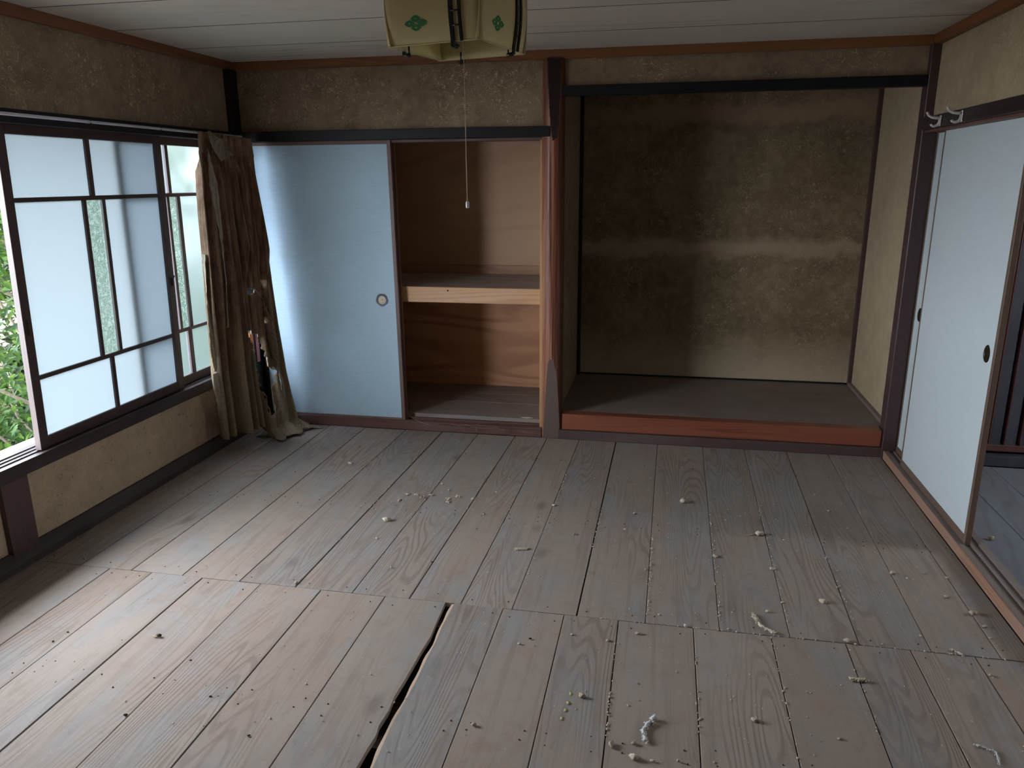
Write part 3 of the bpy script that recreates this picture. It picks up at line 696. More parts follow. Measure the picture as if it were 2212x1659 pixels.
def fusuma_x(name, label, y0, y1, xf, mat, pullp, fm='frame_tan'):
    r = thing(name, label, 'sliding door', (xf+.012, (y0+y1)/2, .041), kind=S); wf = .022
    B().box(xf+.003, xf+.021, y0+wf, y1-.012, .083, 1.795, 0).obj('paper_panel', mat, r)
    B().box(xf, xf+.024, y0, y0+wf, .041, 1.806).obj('frame_stile', fm, r); B().box(xf, xf+.024, y1-.012, y1, .041, 1.806).obj('frame_stile', fm, r)
    B().box(xf, xf+.024, y0+wf, y1-.012, .041, .083).obj('frame_rail', fm, r); B().box(xf, xf+.024, y0+wf, y1-.012, 1.795, 1.807).obj('frame_rail', 'frame_wood', r)
    b = B(); c = (xf+.003, pullp[0], pullp[1]); t = bmesh.new(); n_ = 40; rings = []
    for rr, d in ((1, 0), (.95, .003), (.74, .003), (.66, .0012), (.3, .0006)):
        ring = []
        for k in range(n_):
            a = 2*PI*k/n_; q = 1 + (.10*max(0, math.sin(a))**6)
            ring.append(t.verts.new((c[0]-d, c[1]-.030*rr*math.cos(a), c[2]+.036*rr*q*math.sin(a))))
        rings.append(ring)
    for a_, b_ in zip(rings, rings[1:]):
        for k in range(n_): t.faces.new((a_[k], a_[(k+1) % n_], b_[(k+1) % n_], b_[k]))
    t.faces.new(rings[-1]); bmesh.ops.recalc_face_normals(t, faces=t.faces); b.merge(t)
    b.obj('finger_pull', 'bronze', r, 'round dark bronze finger pull')
    return r
fusuma_x('door_3', 'nearer pale grey-blue sliding door with a round bronze pull', -1.206, -.247, 3.930, 'fusuma_r', (-1.12, .868))
fusuma_x('door_4', 'farther sliding door showing as a thin strip beside the right post', -.98, -.028, 3.966, 'fusuma_r', (-.115, .858))

# ------------------------------------------------------------------ ceiling
ce = thing('ceiling', 'ceiling of pale wood-grained boards', 'ceiling', (1.95, -2.9, 2.276), kind=S)
js = [.03, -.497, -1.035, -1.545, -2.06, -2.57, -3.08, -3.59, -4.10, -4.61, -5.12, -5.63, -6.1]
for a, c in zip(js, js[1:]):
    t = bmesh.new(); x0, x1 = -.03, 3.94
    pr = [(a-.0002, 2.2755), (a-.0012, 2.2735), (c+.0080, 2.2735), (c+.0070, 2.2745), (c+.0070, 2.284), (a-.0002, 2.284)]
    A = [t.verts.new((x0, y, z)) for y, z in pr]; Bv = [t.verts.new((x1, y, z)) for y, z in pr]
    t.faces.new(A); t.faces.new(Bv[::-1])
    for k in range(6):
        f_ = t.faces.new((A[k], Bv[k], Bv[(k+1) % 6], A[(k+1) % 6]))
        if k in (0, 2, 3, 5): f_.material_index = 1  # edge faces coloured dark to draw the shadow in the seams
    bmesh.ops.recalc_face_normals(t, faces=t.faces)
    b = B(); b.merge(t); b.obj('board', ['ceiling', 'dark_y'], ce)
B().box(-.06, 3.96, -6.1, .05, 2.2842, 2.30, 0).obj('roof_slab', 'void', ce); B().box(-.3, 6.5, -6.3, 1.2, 2.40, 2.5, 0).obj('roof_slab', 'void', ce)
B().box(0, 3.9, -.001, .06, 2.226, 2.2745, .003).obj('trim_22', 'trim_orange', None, 'orange-brown cornice strip along the back wall', 'cornice', kind=S)
B().box(-.06, 0, -6.0, .06, 2.226, 2.2745, .003).obj('trim_23', 'trim_orange_y', None, 'reddish-brown cornice strip above the window wall', 'cornice', kind=S)
B().box(3.9, 3.96, -6.0, .06, 2.226, 2.2745, .003).obj('trim_24', 'trim_orange_y', None, 'orange-brown cornice strip above the right wall', 'cornice', kind=S)

# rest of the shell behind the camera
B().box(-.14, 6.4, -6.15, -6.0, -.1, 2.45, 0).obj('wall_near', 'wall_dark', None, 'plain plaster wall behind the viewpoint', 'wall', kind=S)

# ------------------------------------------------------------------ next room, seen past the open doors
hf = thing('floor_hall', 'blue-grey plank floor of the dim room beyond the doors', 'floor', (5.1, -2.0, 0), kind=S)
xs = [4.021, 4.25, 4.46, 4.68, 4.90, 5.12, 5.35, 5.58, 5.82, 6.05, 6.28]
for a, c in zip(xs, xs[1:]): B().box(a+.001, c-.001, -6.0, -.05, -.02, random.uniform(-.003, -.001), .0012).obj('plank', 'plank_blue', hf)
B().box(4.0, 6.4, -6.1, .1, -.06, -.022, 0).obj('crawl_space', 'void', hf)
lat = thing('lattice_screen', 'dark lattice screen of upright blue-grey slats in the room beyond', 'screen', (5.1, .03, .06))
for k in range(26):
    x = 4.06+k*.0795
    B().box(x, x+.052, -.001, .045, .112, 1.80, .001).obj('slat', 'slat', lat)
    B().box(x-.006, x, -.001, .045, .112, 1.80, .0008).obj('slat_edge', 'slat_red', lat)
B().box(4.045, 6.25, -.006, .05, .076, .113).obj('bottom_rail', 'slat_red', lat); B().box(4.045, 6.25, -.006, .05, 1.80, 1.85).obj('top_rail', 'slat_red', lat)
B().box(4.045, 6.25, -.045, .06, 0, .060).obj('trim_25', 'slat', None, 'grey sill under the lattice screen in the next room', 'sill', kind=S)
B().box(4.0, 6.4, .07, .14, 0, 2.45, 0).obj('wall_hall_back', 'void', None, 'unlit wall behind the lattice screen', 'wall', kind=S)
hw = thing('wall_hall_right', 'outer wall of the room beyond with an open window', 'wall', (6.33, -2.9, 0), kind=S)
B().box(6.28, 6.38, -6.1, .1, 0, 1.15, 0).obj('plaster_panel', 'wall_tan', hw); B().box(6.28, 6.38, -6.1, .1, 2.0, 2.45, 0).obj('plaster_panel', 'wall_tan', hw)
B().box(6.28, 6.38, -1.1, .1, 1.15, 2.0, 0).obj('plaster_panel', 'wall_tan', hw); B().box(6.28, 6.38, -6.1, -1.65, 1.15, 2.0, 0).obj('plaster_panel', 'wall_tan', hw)
B().box(4.04, 6.3, -6.1, .1, 2.30, 2.33, 0).obj('ceiling_hall', 'ceiling', None, 'board ceiling of the room beyond', 'ceiling', kind=S)

# ------------------------------------------------------------------ pendant lamp
LC = Vector((1.908, -1.872, 1.991)); ang = math.radians(-14.0)
ux = Vector((math.cos(ang), math.sin(ang), 0)); uy = Vector((-math.sin(ang), math.cos(ang), 0))
lamp = thing('pendant_lamp', 'cream square pendant lamp with black ladder bars and green crests', 'lamp', (LC.x, LC.y, 1.985))
def prof(h):     # outward bulge with height above the lower rim
    return .0155*math.sin(min(1, h/.24)*PI*.92 + .02) - .003
HS, HH = .165, .25
def panel_pt(side, s, h, off=0.0):
    """side 0..3 (front, right, back, left), s along the side in m from its left end seen from outside"""
    a = ang + side*PI/2; d = Vector((math.cos(a), math.sin(a), 0)); nrm = Vector((math.sin(a), -math.cos(a), 0))
    return LC + d*(s-HS) + nrm*(HS + prof(h) + off) + Vector((0, 0, h))
for side in range(4):
    b = B(); t = bmesh.new(); G = {}
    ns, nh = 14, 12
    for off in (0, -.0022):
        for i in range(ns+1):
            for j in range(nh+1):
                s = -.008 + (2*HS+.016)*i/ns; h = HH*j/nh
                edge = max(0, abs(s-HS)-HS*.94)*.35
                G[off, i, j] = t.verts.new(panel_pt(side, s, h, off-edge))
    for off in (0, -.0022):
        for i in range(ns):
            for j in range(nh):
                f = t.faces.new((G[off, i, j], G[off, i+1, j], G[off, i+1, j+1], G[off, i, j+1])); f.smooth = True
    for i in range(ns):
        for j in (0, nh): t.faces.new((G[0, i, j], G[0, i+1, j], G[-.0022, i+1, j], G[-.0022, i, j]))
    for j in range(nh):
        for i in (0, ns): t.faces.new((G[0, i, j], G[0, i, j+1], G[-.0022, i, j+1], G[-.0022, i, j]))
    bmesh.ops.recalc_face_normals(t, faces=t.faces); b.merge(t)
    pn = b.obj('shade_panel', 'shade', lamp)
    # raised lower rim
    B().tube([panel_pt(side, -.004 + (2*HS+.008)*k/10, .0015, .0005) for k in range(11)], .0022, 6).obj('rim', 'shade', pn)
    # ladder bar
    b = B(); s0 = .238
    for ds, rw in ((0, .0062), (.030, .0042)):
        t = bmesh.new(); prev = None
        for j in range(15):
            h = -.012*(ds == 0) + (HH+.012*(ds == 0))*j/14; hh = max(0, h)
            ring = [t.verts.new(panel_pt(side, s0+ds+q*rw, hh, o) + Vector((0, 0, h-hh))) for q, o in ((-1, .0005), (-1, .0075), (1, .0075), (1, .0005))]
            if prev:
                for q in range(4): t.faces.new((prev[q], prev[(q+1) % 4], ring[(q+1) % 4], ring[q]))
            else: t.faces.new(ring)
            prev = ring
        t.faces.new(prev); bmesh.ops.recalc_face_normals(t, faces=t.faces); b.merge(t)
    for h in (.010+.035, .085, .125, .165, .205, .24):
        b.tube([panel_pt(side, s0, h, .005), panel_pt(side, s0+.030, h, .005)], .0028, 6)
    b.obj('ladder_bar', 'bar', lamp)
    b = B(); q0 = panel_pt(side, s0, 0, .003); a = ang+side*PI/2; inw = -Vector((math.sin(a), -math.cos(a), 0)); al = Vector((math.cos(a), math.sin(a), 0))
    b.tube([q0+Vector((0, 0, -.010)), q0+Vector((0, 0, -.012))+inw*.022], .0062, 8); b.tube([q0+Vector((0, 0, -.010))+inw*.012-al*.012, q0+Vector((0, 0, -.010))+inw*.012+al*.014], .0042, 8)
    b.tube([q0+inw*.018+Vector((0, 0, -.008)), q0+inw*.018+Vector((0, 0, .022))], .003, 6)
    b.obj('clip', 'bar', lamp)
    # green crest: four rounded lobes, each with a clear centre
    cs, chh = .110, .062
    for k, (du, dv) in enumerate(((0, 1), (1, 0), (0, -1), (-1, 0))):
        b = B(); t = bmesh.new(); n_ = 28; o_, i_ = [], []
        cu, cv = du*.0232, dv*.0126
        for q in range(n_):
            a2 = 2*PI*q/n_; ca, sa = math.cos(a2), math.sin(a2)
            e = 1/((abs(ca)**1.45+abs(sa)**1.45)**(1/1.45))
            pu, pv = .0182*ca*e, .0098*sa*e
            o_.append(t.verts.new(panel_pt(side, cs+cu+pu, chh+cv+pv, .0009)))
            i_.append(t.verts.new(panel_pt(side, cs+cu*1.02+.0034*ca, chh+cv*1.02+.0026*sa, .0009)))
        for q in range(n_): t.faces.new((o_[q], o_[(q+1) % n_], i_[(q+1) % n_], i_[q]))
        b.merge(t); b.obj('crest_lobe', 'green', pn, 'dark green printed lobe')
b = B(); z = HH-.004
b.prism([(LC.x+(ux*q[0]+uy*q[1]).x*HS, LC.y+(ux*q[0]+uy*q[1]).y*HS) for q in ((-1, -1), (1, -1), (1, 1), (-1, 1))], LC.z+z, LC.z+z+.006)
b.obj('top_plate', 'shade', lamp)
b = B(); b.tube([(LC.x, LC.y, LC.z+.252), (LC.x, LC.y, 2.274)], [.045, .055], 20); b.obj('ceiling_mount', 'white_plastic', lamp)
b = B(); b.tube([(LC.x, LC.y, LC.z+.16), (LC.x, LC.y, LC.z+.247)], .03, 16); b.obj('lamp_holder', 'white_plastic', lamp)
for rr in (.115, .085):
    b = B(); b.tube([(LC.x+rr*math.cos(k*PI/16), LC.y+rr*math.sin(k*PI/16), LC.z+.19) for k in range(33)], .012, 8); b.obj('ring_tube', 'white_plastic', lamp)
pc = B(); pts = []
for k in range(26):
    q = k/25; pts.append((1.927+.007*q+.0015*math.sin(q*5), -1.893, 2.15-.645*q))
pc.tube(pts, .0014, 6); pcord = pc.obj('pull_cord', 'cord', lamp)
b = B(); x, y = pts[-1][0], pts[-1][1]; b.tube([(x, y, 1.508), (x, y, 1.502), (x, y, 1.489), (x, y, 1.484)], [.004, .0062, .0062, .005], 10)
b.obj('cord_end', 'white_plastic', pcord, 'small ivory cord end')

# ------------------------------------------------------------------ coat hooks
def hook(name, label, y):
    x0 = 3.879; r = thing(name, label, 'hook', (x0-.03, y, 1.805), group='white hooks on the right-hand beam')
    b = B(); b.box(x0-.006, x0, y-.009, y+.009, 1.812, 1.862, .002); b.obj('back_plate', 'white_plastic', r)
    b = B(); b.tube([(x0-.003, y, 1.850), (x0-.020, y+.002, 1.850), (x0-.040, y+.004, 1.853), (x0-.055, y+.006, 1.862), (x0-.062, y+.007, 1.874), (x0-.062, y+.007, 1.879)], [.008, .0065, .006, .006, .0065, .007], 10)
    b.obj('upper_arm', 'white_plastic', r)
    b = B(); b.tube([(x0-.004, y, 1.846), (x0-.006, y, 1.828), (x0-.014, y+.002, 1.816), (x0-.028, y+.003, 1.812), (x0-.039, y+.004, 1.817), (x0-.042, y+.004, 1.823)], [.008, .0075, .007, .006, .006, .0065], 10)
    b.obj('lower_arm', 'white_plastic', r)
hook('coat_hook', 'white double coat hook on the beam, the one nearest the right post', -.335)
hook('coat_hook', 'white double coat hook on the beam, farther from the right post', -.618)

# ------------------------------------------------------------------ curtain
def interp(x, tab):
    if x <= tab[0][0]: return tab[0][1]
    for (a, va), (c, vc) in zip(tab, tab[1:]):
        if x <= c: return va+(vc-va)*(x-a)/(c-a)
    return tab[-1][1]
LY = [(0, -.655), (.1, -.65), (.3, -.655), (.47, -.662), (1.156, -.603), (1.51, -.588), (1.846, -.557)]
RX = [(0, .36), (.023, .342), (.066, .253), (.38, .205), (.69, .178), (1.22, .15), (1.75, .11), (1.83, .103)]
def cbase(s, t):
    zt = 1.846-.018*s; zb = .10-.03*s if s < .56 else .012
    z = zt+(zb-zt)*t; x1 = interp(z, RX); y0 = interp(z, LY)
    return Vector((.07+(x1-.07)*s, y0+(-.06-y0)*s, z))
def fold(s, t):
    p = s*8.2 + .25*math.sin(s*9+1) + .10*math.sin(t*5+s*4)
    amp = .026+.026*min(1, t*2.2)
    v = math.sin(p*2*PI); v = math.copysign(abs(v)**.75, v)
    d = amp*v*(1+.35*math.sin(s*23+1)) + .008*math.sin(p*2*PI*2.3+2+t*3)*min(1, t*3) + .003*math.sin(s*90+t*7)
    ks = max(0, min(1, (s-.44)/.08))*max(0, min(1, (t-.36)/.12))
    d = d*(1-.72*ks) + .006*math.sin(s*70+t*9)*ks
    dc = .38 + .02*math.sin(t*6)
    d -= .055*math.exp(-((s-dc)/.022)**2)*min(1, max(0, (t-.15)*2))
    if t < .06: d = .010*math.sin(s*2*PI*11)+.008*math.sin(s*2*PI*5+1) + .010
    elif t < .12:
        k = (t-.06)/.06; d = d*k + (1-k)*(.010*math.sin(s*2*PI*11)+.008*math.sin(s*2*PI*5+1)+.0)
    return d
def cpt(s, t, extra=0.0):
    p = cbase(s, t); tx = cbase(min(1, s+.01), t)-cbase(max(0, s-.01), t)
    nrm = Vector((-tx.y, tx.x, 0)).normalized()
    if nrm.x < 0: nrm = -nrm
    env = min(1, s/.03, (1-s)/.03); d = fold(s, t)*(.3+.7*env)+extra
    if s > .56 and t > .86:     # the dragging right half spills onto the floor
        k = ((t-.86)/.14)**2; m_ = min(1, (s-.56)/.12)
        p += Vector((.04*k, -.17*k*(1-.75*(s-.56)/.44), 0))*m_
        d *= 1+.3*k
        p.z = max(p.z, .006 + .030*(1-k)*0 + .012*abs(math.sin(s*40))*k*m_)
    q = p + nrm*d
    q.x = max(q.x, .028 if q.z < 1.80 else .056); q.y = min(q.y, -.045); q.z = max(q.z, .003)
    return q
HOLES = [
 [(.508, .654), (.583, .637), (.65, .642), (.683, .658), (.70, .692), (.725, .725), (.733, .75), (.75, .762), (.79, .772), (.833, .783), (.817, .812), (.783, .833), (.767, .862), (.75, .887), (.717, .925), (.65, .938), (.625, .912), (.608, .887), (.617, .858), (.592, .833), (.60, .779), (.585, .746), (.542, .721), (.525, .683)],
 [(.545, .496), (.60, .486), (.66, .492), (.71, .490), (.69, .498), (.65, .503), (.61, .507), (.58, .503)],
 [(.762, .590), (.783, .606), (.822, .645), (.80, .640), (.765, .612)],
 [(.775, .462), (.795, .468), (.793, .486), (.765, .483)],
 [(.87, .79), (.885, .80), (.89, .83), (.865, .86), (.85, .84)]]
def inside(s, t, poly):
    c = False; j = len(poly)-1
    for i in range(len(poly)):
        (xi, yi), (xj, yj) = poly[i], poly[j]
        if (yi > t) != (yj > t) and s < (xj-xi)*(t-yi)/(yj-yi)+xi: c = not c
        j = i
    return c
cur = thing('curtain', 'torn brown velvet curtain bunched in the far left corner', 'curtain', (.10, -.34, .0))
NS, NT = 190, 260; t_ = bmesh.new(); vg = {}
def cv(i, j):
    if (i, j) not in vg: vg[i, j] = t_.verts.new(cpt(i/NS, j/NT))
    return vg[i, j]
rn = random.Random(11)
for j in range(NT):
    for i in range(NS):
        s, t = (i+.5)/NS, (j+.5)/NT
        jit = .008*math.sin(t*230+s*60)+.006*math.sin(t*97)
        if any(inside(s+jit, t, h) for h in HOLES): continue
        f = t_.faces.new((cv(i, j), cv(i+1, j), cv(i+1, j+1), cv(i, j+1))); f.smooth = True
b = B(); b.merge(t_); drape = b.obj('drape', 'curtain', cur)
sm = drape.modifiers.new('thickness', 'SOLIDIFY'); sm.thickness = .0016
def cloth_strip(name, mat, Ls, Rs, label, parent=cur, n=40, wav=.002, curl=0.0):
    """ruled strip of cloth between two polylines"""
    def along(P, q):
        q *= len(P)-1; k = min(int(q), len(P)-2); return Vector(P[k]).lerp(Vector(P[k+1]), q-k)
    t = bmesh.new(); G = []
    for j in range(n+1):
        a, c = along(Ls, j/n), along(Rs, j/n); row = []
        for i in range(6):
            p = a.lerp(c, i/5); p += Vector((wav*math.sin(j*1.7+i), wav*math.sin(j*2.3+i*1.9), 0)) + Vector((curl*math.sin(PI*i/5), -curl*math.sin(PI*i/5), 0))
            p.z = max(p.z, .003); row.append(t.verts.new(p))
        G.append(row)
    for a, c in zip(G, G[1:]):
        for i in range(5): f = t.faces.new((a[i], a[i+1], c[i+1], c[i])); f.smooth = True
    b = B(); b.merge(t); o = b.obj(name, mat, parent, label); m_ = o.modifiers.new('thickness', 'SOLIDIFY'); m_.thickness = .0012
    return o
cloth_strip('folded_flap', 'flap', [cpt(.03, .0, .030), cpt(.05, .03, .050), cpt(.12, .06, .060), cpt(.22, .088, .060)], [cpt(.10, -.005, .030), cpt(.20, .02, .062), cpt(.32, .045, .070), cpt(.42, .062, .068)], 'pale flap of the curtain header folded forward', wav=.0015, curl=.004)
cloth_strip('lining_fold', 'lining', [cpt(.045, .05, .030), cpt(.08, .16, .032), cpt(.095, .31, .032), cpt(.11, .46, .030), cpt(.11, .62, .028)], [cpt(.075, .05, .034), cpt(.115, .16, .040), cpt(.125, .31, .040), cpt(.14, .46, .038), cpt(.135, .62, .030)], 'narrow pale fold of curtain lining turned outward')
cloth_strip('lining_edge', 'lining', [cpt(.0, .38, -.01)+Vector((-.01, -.004, 0)), cpt(.0, .55, -.01)+Vector((-.01, -.018, 0)), cpt(.0, .70, -.01)+Vector((0, -.020, 0)), cpt(0, .76, 0)+Vector((0, -.006, 0))], [cpt(.03, .38), cpt(.03, .55), cpt(.03, .70), cpt(.03, .76)], 'pale lining showing along the window-side edge')
cloth_strip('lining_edge', 'lining', [cpt(.0, .765)+Vector((0, -.024, 0)), cpt(.0, .80)+Vector((0, -.022, 0)), cpt(.0, .90, -.01), cpt(.0, .99)], [cpt(.03, .765), cpt(.03, .80), cpt(.02, .90), cpt(.02, .99)], 'pale lining showing along the window-side edge')
def ragged(name, pts, wd, label, ext=.004):
    b = B(); rn = random.Random(len(pts)*7+int(wd*1e4))
    P = []
    for (a, c), (d, e) in zip(pts, pts[1:]):
        n = max(2, int(math.hypot(d-a, (e-c)*3)*60))
        for k in range(n): P.append((a+(d-a)*k/n, c+(e-c)*k/n))
    P.append(pts[-1])
    Q = [cpt(s+rn.uniform(-.004, .004), t+rn.uniform(-.0015, .0015), ext+rn.uniform(-.001, .003)) for s, t in P]
    b.tube(Q, [wd*rn.uniform(.5, 1.4) for _ in Q], 5)
    for k in range(0, len(Q), 2):
        if rn.random() < .6: b.tube([Q[k], Q[k]+Vector((rn.uniform(-.004, .006), rn.uniform(-.006, .004), rn.uniform(-.022, -.004)))], .0007, 4)
    return b.obj(name, 'frayed', cur, label)
ragged('frayed_edge', HOLES[0][-5:]+HOLES[0][:1], .0030, 'frayed pale edge of the long tear')
ragged('frayed_edge', [(.60, .779), (.592, .833), (.617, .858), (.608, .887), (.625, .912), (.65, .938)], .0035, 'frayed pale edge of the long tear')
ragged('frayed_edge', [(.508, .654), (.583, .637), (.65, .642)], .0022, 'frayed pale edge of the long tear')
ragged('frayed_edge', HOLES[1]+HOLES[1][:1], .0026, 'frayed edge of the small hole')
ragged('frayed_edge', [(.70, .495), (.76, .53), (.80, .575), (.83, .62), (.85, .66), (.86, .70), (.87, .735)], .0026, 'ragged pale edge of the torn flap', .012)
ragged('frayed_edge', HOLES[3]+HOLES[3][:1], .0020, 'frayed edge of the nick above the tear')
ragged('frayed_edge', [(.91, .80), (.93, .84), (.94, .88), (.945, .92), (.95, .955)], .0016, 'pale seam running down the spilled right half', .004)
cloth_strip('torn_strand', 'frayed', [cpt(.855, .785, .006), cpt(.882, .825, .014), cpt(.845, .875, .018), cpt(.775, .918, .016), cpt(.668, .942, .006)], [cpt(.880, .785, .006), cpt(.908, .825, .014), cpt(.868, .880, .018), cpt(.790, .925, .016), cpt(.678, .948, .006)], 'loose strand of torn cloth looping across the hole', wav=.0012)
cloth_strip('torn_flap', 'curtain', [cpt(.755, .50, .012), cpt(.775, .58, .016), cpt(.79, .66, .018), cpt(.81, .735, .016)], [cpt(.79, .53, .016), cpt(.84, .61, .026), cpt(.87, .69, .026), cpt(.85, .765, .020)], 'torn flap hanging beside the long hole', wav=.004, curl=.010)
cloth_strip('hem_pile', 'curtain', [(.10, -.33, .008), (.17, -.315, .006), (.25, -.285, .006), (.31, -.21, .006), (.36, -.10, .006)], [(.14, -.24, .045), (.20, -.23, .050), (.27, -.20, .050), (.31, -.13, .048), (.34, -.06, .030)], 'crumpled hem lying on the floor', wav=.006, curl=.022, n=60)
cloth_strip('hem_tape', 'lining', [(.19, -.318, .004), (.25, -.292, .004), (.32, -.215, .004), (.37, -.11, .004)], [(.19, -.312, .011), (.25, -.286, .011), (.315, -.21, .011), (.365, -.105, .011)], 'pale hem tape on the floor', wav=.001)
scr = cloth_strip('cloth_scrap', 'lining', [(.345, -.090, .004), (.38, -.100, .006), (.41, -.085, .004), (.445, -.080, .003)], [(.345, -.062, .012), (.38, -.070, .014), (.41, -.065, .008), (.445, -.072, .004)], None, None, wav=.001)
tag(scr, 'thin scrap of pale cloth on the floor right of the curtain', 'cloth scrap')
B().box(.001, .004, -.046, -.010, .425, .612, .0005).obj('pink_card', 'pink', None, 'faded pink strip seen through the hole in the curtain', 'card')
B().box(.001, .005, -.118, -.078, .50, .635, .0005).obj('orange_card', 'orange', None, 'small bright orange strip behind the hole in the curtain', 'card')

# ------------------------------------------------------------------ litter on the floor
def curl(name, pts, rad, mat, label, cat, seed, group=None, z=.006):
    b = B(); rn = random.Random(seed); P = []
    for (a, c), (d, e) in zip(pts, pts[1:]):
        for k in range(4): P.append((a+(d-a)*k/4, c+(e-c)*k/4))
    P.append(pts[-1])
    Q = [Vector((x+rn.uniform(-.15, .15)*rad, y+rn.uniform(-.15, .15)*rad, rad*rn.uniform(.75, 1.2))) for x, y in P]
    b.tube(Q, [rad*rn.uniform(.35, .8)*(1 if 0 < i < len(Q)-1 else .5) for i in range(len(Q))], 8)
    for q in Q:
        for _ in range(6): b.blob((q.x+rn.uniform(-1, 1)*rad, q.y+rn.uniform(-1, 1)*rad, rad*rn.uniform(.3, 1.3)), (rad*rn.uniform(.25, .55), rad*rn.uniform(.25, .55), rad*.4), rn.random(), .4, 1)
    return b.obj(name, mat, None, label, cat, group)
curl('plaster_curl', [(2.992, -1.868), (2.997, -1.895), (3.002, -1.913), (3.013, -1.948), (3.035, -1.967), (3.058, -1.983)], .0075, 'fluff', 'longest pale crumbly curl, lying across the joint in the boards at right', 'debris', 1)
curl('plaster_curl', [(2.631, -2.530), (2.619, -2.542), (2.608, -2.572), (2.611, -2.597), (2.618, -2.615)], .0075, 'fluff_white', 'bent whitish curl near the bottom of the picture, right of centre', 'debris', 2)
B().blob((2.638, -2.513, .008), (.010, .009, .008), 8, .35).obj('fluff_ball', 'fluff_white', None, 'whitish fluff ball touching the upper end of the bent curl', 'debris')
curl('plaster_curl', [(3.259, -2.204), (3.286, -2.206), (3.310, -2.203)], .0072, 'fluff', 'short straight straw-coloured curl between right threshold and bottom edge', 'debris', 3)
curl('plaster_curl', [(3.638, -1.967), (3.650, -1.978), (3.665, -1.997)], .0050, 'fluff', 'thin curl at the joint close to the right threshold', 'debris', 4)
curl('plaster_curl', [(3.545, -2.452), (3.575, -2.462), (3.590, -2.470), (3.582, -2.52)], .0045, 'fluff_white', 'small T-shaped whitish curl in the lower right corner', 'debris', 5)
curl('plaster_curl', [(3.030, -1.190), (3.060, -1.181)], .0030, 'crumb', 'thin tail lying left of the tan lump below the alcove', 'debris', 6)
cb = B(); rn = random.Random(21)
for k in range(9):
    x = 2.018+k*.0062; y = -1.514+k*.0016; cb.tube([(x, y-.010, .002), (x+.002, y, .006), (x+.003, y+.010, .002)], .0019, 5)
cb.tube([(2.016, -1.512, .004), (2.072, -1.497, .004)], .0028, 6)
cb.obj('straw_comb', 'fluff', None, 'comb-like scrap of pale straw in the middle of the floor', 'debris')
big = [((3.089, -1.176), (.017, .012, .011), 'fluff', 'tan lump with a thin tail in front of the alcove, right of centre'),
       ((2.753, -.869), (.015, .013, .013), 'fluff', 'round tan lump alone on the boards in front of the alcove beam'),
       ((3.264, -1.729), (.013, .011, .010), 'fluff', 'pale round lump above the short straight curl at right'),
       ((3.298, -1.981), (.011, .008, .008), 'fluff', 'small pale lump sitting on the board joint at right'),
       ((3.795, -1.712), (.014, .011, .010), 'crumb', 'oval tan pebble beside the right threshold'),
       ((1.356, -1.343), (.018, .014, .012), 'fluff', 'straw-coloured clump left of the middle of the floor'),
       ((2.414, -2.450), (.011, .008, .009), 'crumb', 'tan lump beside yellow-green flakes near the bottom centre'),
       ((3.106, -1.497), (.012, .008, .007), 'fluff', 'pale lump on a plank edge between tailed lump and longest curl'),
       ((2.880, -1.424), (.012, .012, .006), 'crumb', 'thin tan curl-shaped crumb on a plank seam right of centre'),
       ((2.938, -2.463), (.012, .008, .007), 'crumb', 'ragged tan crumb above a knot near the bottom right'),
       ((2.519, -2.645), (.007, .011, .007), 'crumb', 'oval tan crumb near the bottom edge left of the bent curl'),
       ((2.587, -2.685), (.012, .010, .008), 'fluff', 'straw-coloured crumb close to the bottom edge under the bent curl'),
       ((3.586, -1.443), (.013, .009, .008), 'fluff', 'pale crumb near the threshold below the blue door'),
       ((.885, -.662), (.016, .010, .008), 'fluff', 'small pale curl on the floor in front of the closed closet door')]
for k, (p, r, mt, lab) in enumerate(big):
    B().blob((p[0], p[1], r[2]*.85), r, k+40, .35).obj('plaster_crumb', mt, None, lab, 'debris')
LAND = [(3.02, -1.93, 'the longest curl'), (2.61, -2.57, 'the bent whitish curl'), (3.285, -2.205, 'the short straight curl'), (2.753, -.869, 'the round tan lump'), (3.09, -1.18, 'the tailed lump'),
        (3.264, -1.729, 'the pale round lump'), (2.042, -1.509, 'the comb-like straw'), (1.356, -1.343, 'the straw-coloured clump'), (.882, -2.406, 'the dead insect'), (.885, -.662, 'the curl before the closet door'),
        (3.795, -1.712, 'the oval tan pebble'), (1.857, -2.0, 'the far end of the gap'), (1.857, -2.5, 'the wide gap'), (2.414, -2.45, 'the lump beside the flakes'), (3.655, -1.98, 'the thin curl by the threshold')]
_used = set()
def where(what, x, y):
    def px(x, y):
        d = Vector((x, y, 0))-CAM; return FPX*d.dot(r2)/d.dot(fwd), -FPX*d.dot(u2)/d.dot(fwd)
    for lx, ly, nm in sorted(LAND, key=lambda q: (q[0]-x)**2+(q[1]-y)**2):
        (a, b_), (c, d) = px(x, y), px(lx, ly); dx, dy = a-c, b_-d; cm = max(1, round(math.hypot(lx-x, ly-y)*100))
        v = '' if abs(dy) < .4*abs(dx) else ('below ' if dy > 0 else 'above '); h = '' if abs(dx) < .4*abs(dy) else ('left of ' if dx < 0 else 'right of ')
        lab = what+' about %d cm ' % cm + (v+'and '+h if v and h else v+h) + nm
        key = ''.join(ch for ch in lab if not ch.isdigit())
        if key not in _used and len(lab.split()) <= 16: _used.add(key); return lab
